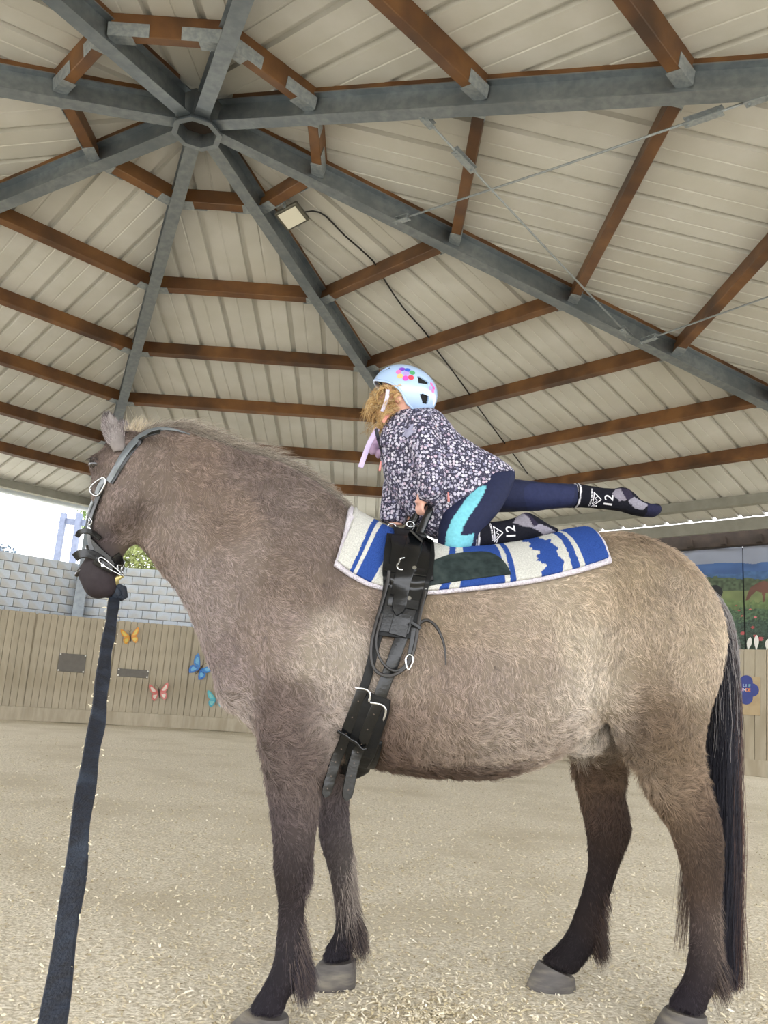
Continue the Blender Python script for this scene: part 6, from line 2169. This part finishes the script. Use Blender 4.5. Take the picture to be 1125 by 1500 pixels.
for i, j in keepf:
    i2 = (i + 1) % NA
    a, b_, c_, d_ = i * NE + j, i2 * NE + j, i2 * NE + j + 1, i * NE + j + 1
    fs.append((a, b_, c_, d_)); fs.append((a + nb0, d_ + nb0, c_ + nb0, b_ + nb0))
    for (ni, nj), (p_, q_) in (((i - 1) % NA, j), (d_, a)), ((i2, j), (b_, c_)), ((i, j + 1), (c_, d_)), ((i, j - 1), (a, b_)):
        if (ni, nj) not in ks:
            fs.append((p_, q_, q_ + nb0, p_ + nb0))
mb = MB(); mb.add(allv, fs)
M_helm = mat('gloss_pale_blue_shell', '#9cb6da', '#a6bfe0', rough=0.18, scale=5, spec=0.6, coat=0.5)
mb.build('shell', M_helm, helm, smooth=True, angle=50)
mb = MB()
li = [[hel(a, max(lowel(a), -25) + 4 + (85.0 - lowel(a)) * (j / 11), .94) for a in np.linspace(0, 360, 40, endpoint=False)] for j in range(12)]
mb.loft(li)
mb.build('liner', mat('black_foam', '#101114', None, rough=.9), helm, smooth=True)
mb = MB()
mb.tube([hel(a, lowel(a), .985) for a in np.linspace(0, 360, 96, endpoint=False)], .0045, 8, closed=True)
mb.build('rim', M_helm, helm, smooth=True)
def disc(x, y, r, M, parent, lift=.0012, name='petal'):
    d = unit(ray(x, y))
    p, n_, _, _ = htree.ray_cast(Vector(CAM), Vector(d), 8.0)
    if p is None: return
    p, n_ = np.array(p), np.array(n_); n_ = -n_ if n_ @ d > 0 else n_
    a = unit(np.cross(n_, ZV)); b_ = np.cross(n_, a)
    def drop(q):
        h_, hn, _, _ = htree.find_nearest(Vector(q))
        return np.array(h_) + n_ * lift
    rim_ = [drop(p + (a * math.cos(t) + b_ * math.sin(t)) * r) for t in np.linspace(0, 2 * PI, 15)[:-1]]
    mb = MB(); mb.add([p + n_ * (lift + .0006)] + rim_, [(0, 1 + i, 1 + (i + 1) % 14) for i in range(14)])
    mb.build(name, M, parent, smooth=True)
PC = {k: mat('petal_' + k, v, None, rough=.3) for k, v in dict(purple='#7a46b8', blue='#3a5fc0', green='#4f9a6a', red='#d0465a', magenta='#cf4fae', yellow='#d8b47a', pink='#d977b6', lilac='#a98fd8', orange='#e0763c', black='#1d1b22').items()}
sx0 = empty('flower_sticker', Vector(HCc) - world_loc(helm)); sx0.parent = helm
for x, y, k_ in ((589, 541, 'purple'), (597, 542, 'blue'), (604, 546, 'green'), (602, 553, 'red'), (594, 554, 'magenta'), (586, 551, 'yellow'), (584, 545, 'pink'), (595, 547, 'lilac')):
    disc(x, y, .0108, PC[k_], sx0)
sx1 = empty('flower_sticker', Vector(HCc) - world_loc(helm)); sx1.parent = helm
for x, y, k_ in ((632, 563, 'pink'), (635, 568, 'magenta'), (630, 569, 'lilac'), (634, 573, 'pink')):
    disc(x, y, .0075, PC[k_], sx1)
sx2 = empty('flower_sticker', Vector(HCc) - world_loc(helm)); sx2.parent = helm
for x, y, k_ in ((547, 553, 'magenta'), (551, 549, 'purple'), (566, 537, 'orange'), (570, 536, 'red')):
    disc(x, y, .0075, PC[k_], sx2)
# chin straps
def hs(pxs, w_px, yls, name):
    q = catmull(np.array([np.append(hp(x, y, yl), 0) for (x, y), yl in zip(pxs, yls)])[:, :3], 6)
    mb = MB(); mb.strip(q, [unit(-EY + CL * .3)] * len(q), w_px * 2.85 / FPX, .003)
    return mb.build(name, M_lilac if name != 'strap' else mat('pale_strap', '#c6c3dc', None, rough=.6), helm, smooth=True)
hs([(568, 571), (567, 582), (564, 592), (560, 603)], 5.5, [-.09, -.09, -.085, -.075], 'strap')
hs([(553, 628), (546, 640), (540, 652), (534, 668), (528, 685)], 7.5, [-.03, -.04, -.04, -.04, -.04], 'strap_end')

# ------------------------------------------------------------------ the coat, pressed flat where tack lies on it
tack_v, tack_f = [], []
for o in TACK:
    me = o.data
    b0 = len(tack_v); off = np.array(world_loc(o))
    co = np.empty(len(me.vertices) * 3); me.vertices.foreach_get('co', co)
    tack_v += [tuple(p) for p in co.reshape(-1, 3) + off]
    tack_f += [tuple(i + b0 for i in p.vertices) for p in me.polygons]
tb = BVHTree.FromPolygons(tack_v, tack_f)
PT, Rt2 = COAT['PT'], COAT['root']
lo, hi = np.min(tack_v, 0) - .03, np.max(tack_v, 0) + .03
cand = np.where(np.all((Rt2 > lo) & (Rt2 < hi), axis=1))[0]
keep = np.ones(len(PT), bool)
for i in cand:
    if tb.ray_cast(Vector(Rt2[i] - Nn[i] * .004), Vector(Nn[i]), .06)[0] is not None:
        keep[i] = False
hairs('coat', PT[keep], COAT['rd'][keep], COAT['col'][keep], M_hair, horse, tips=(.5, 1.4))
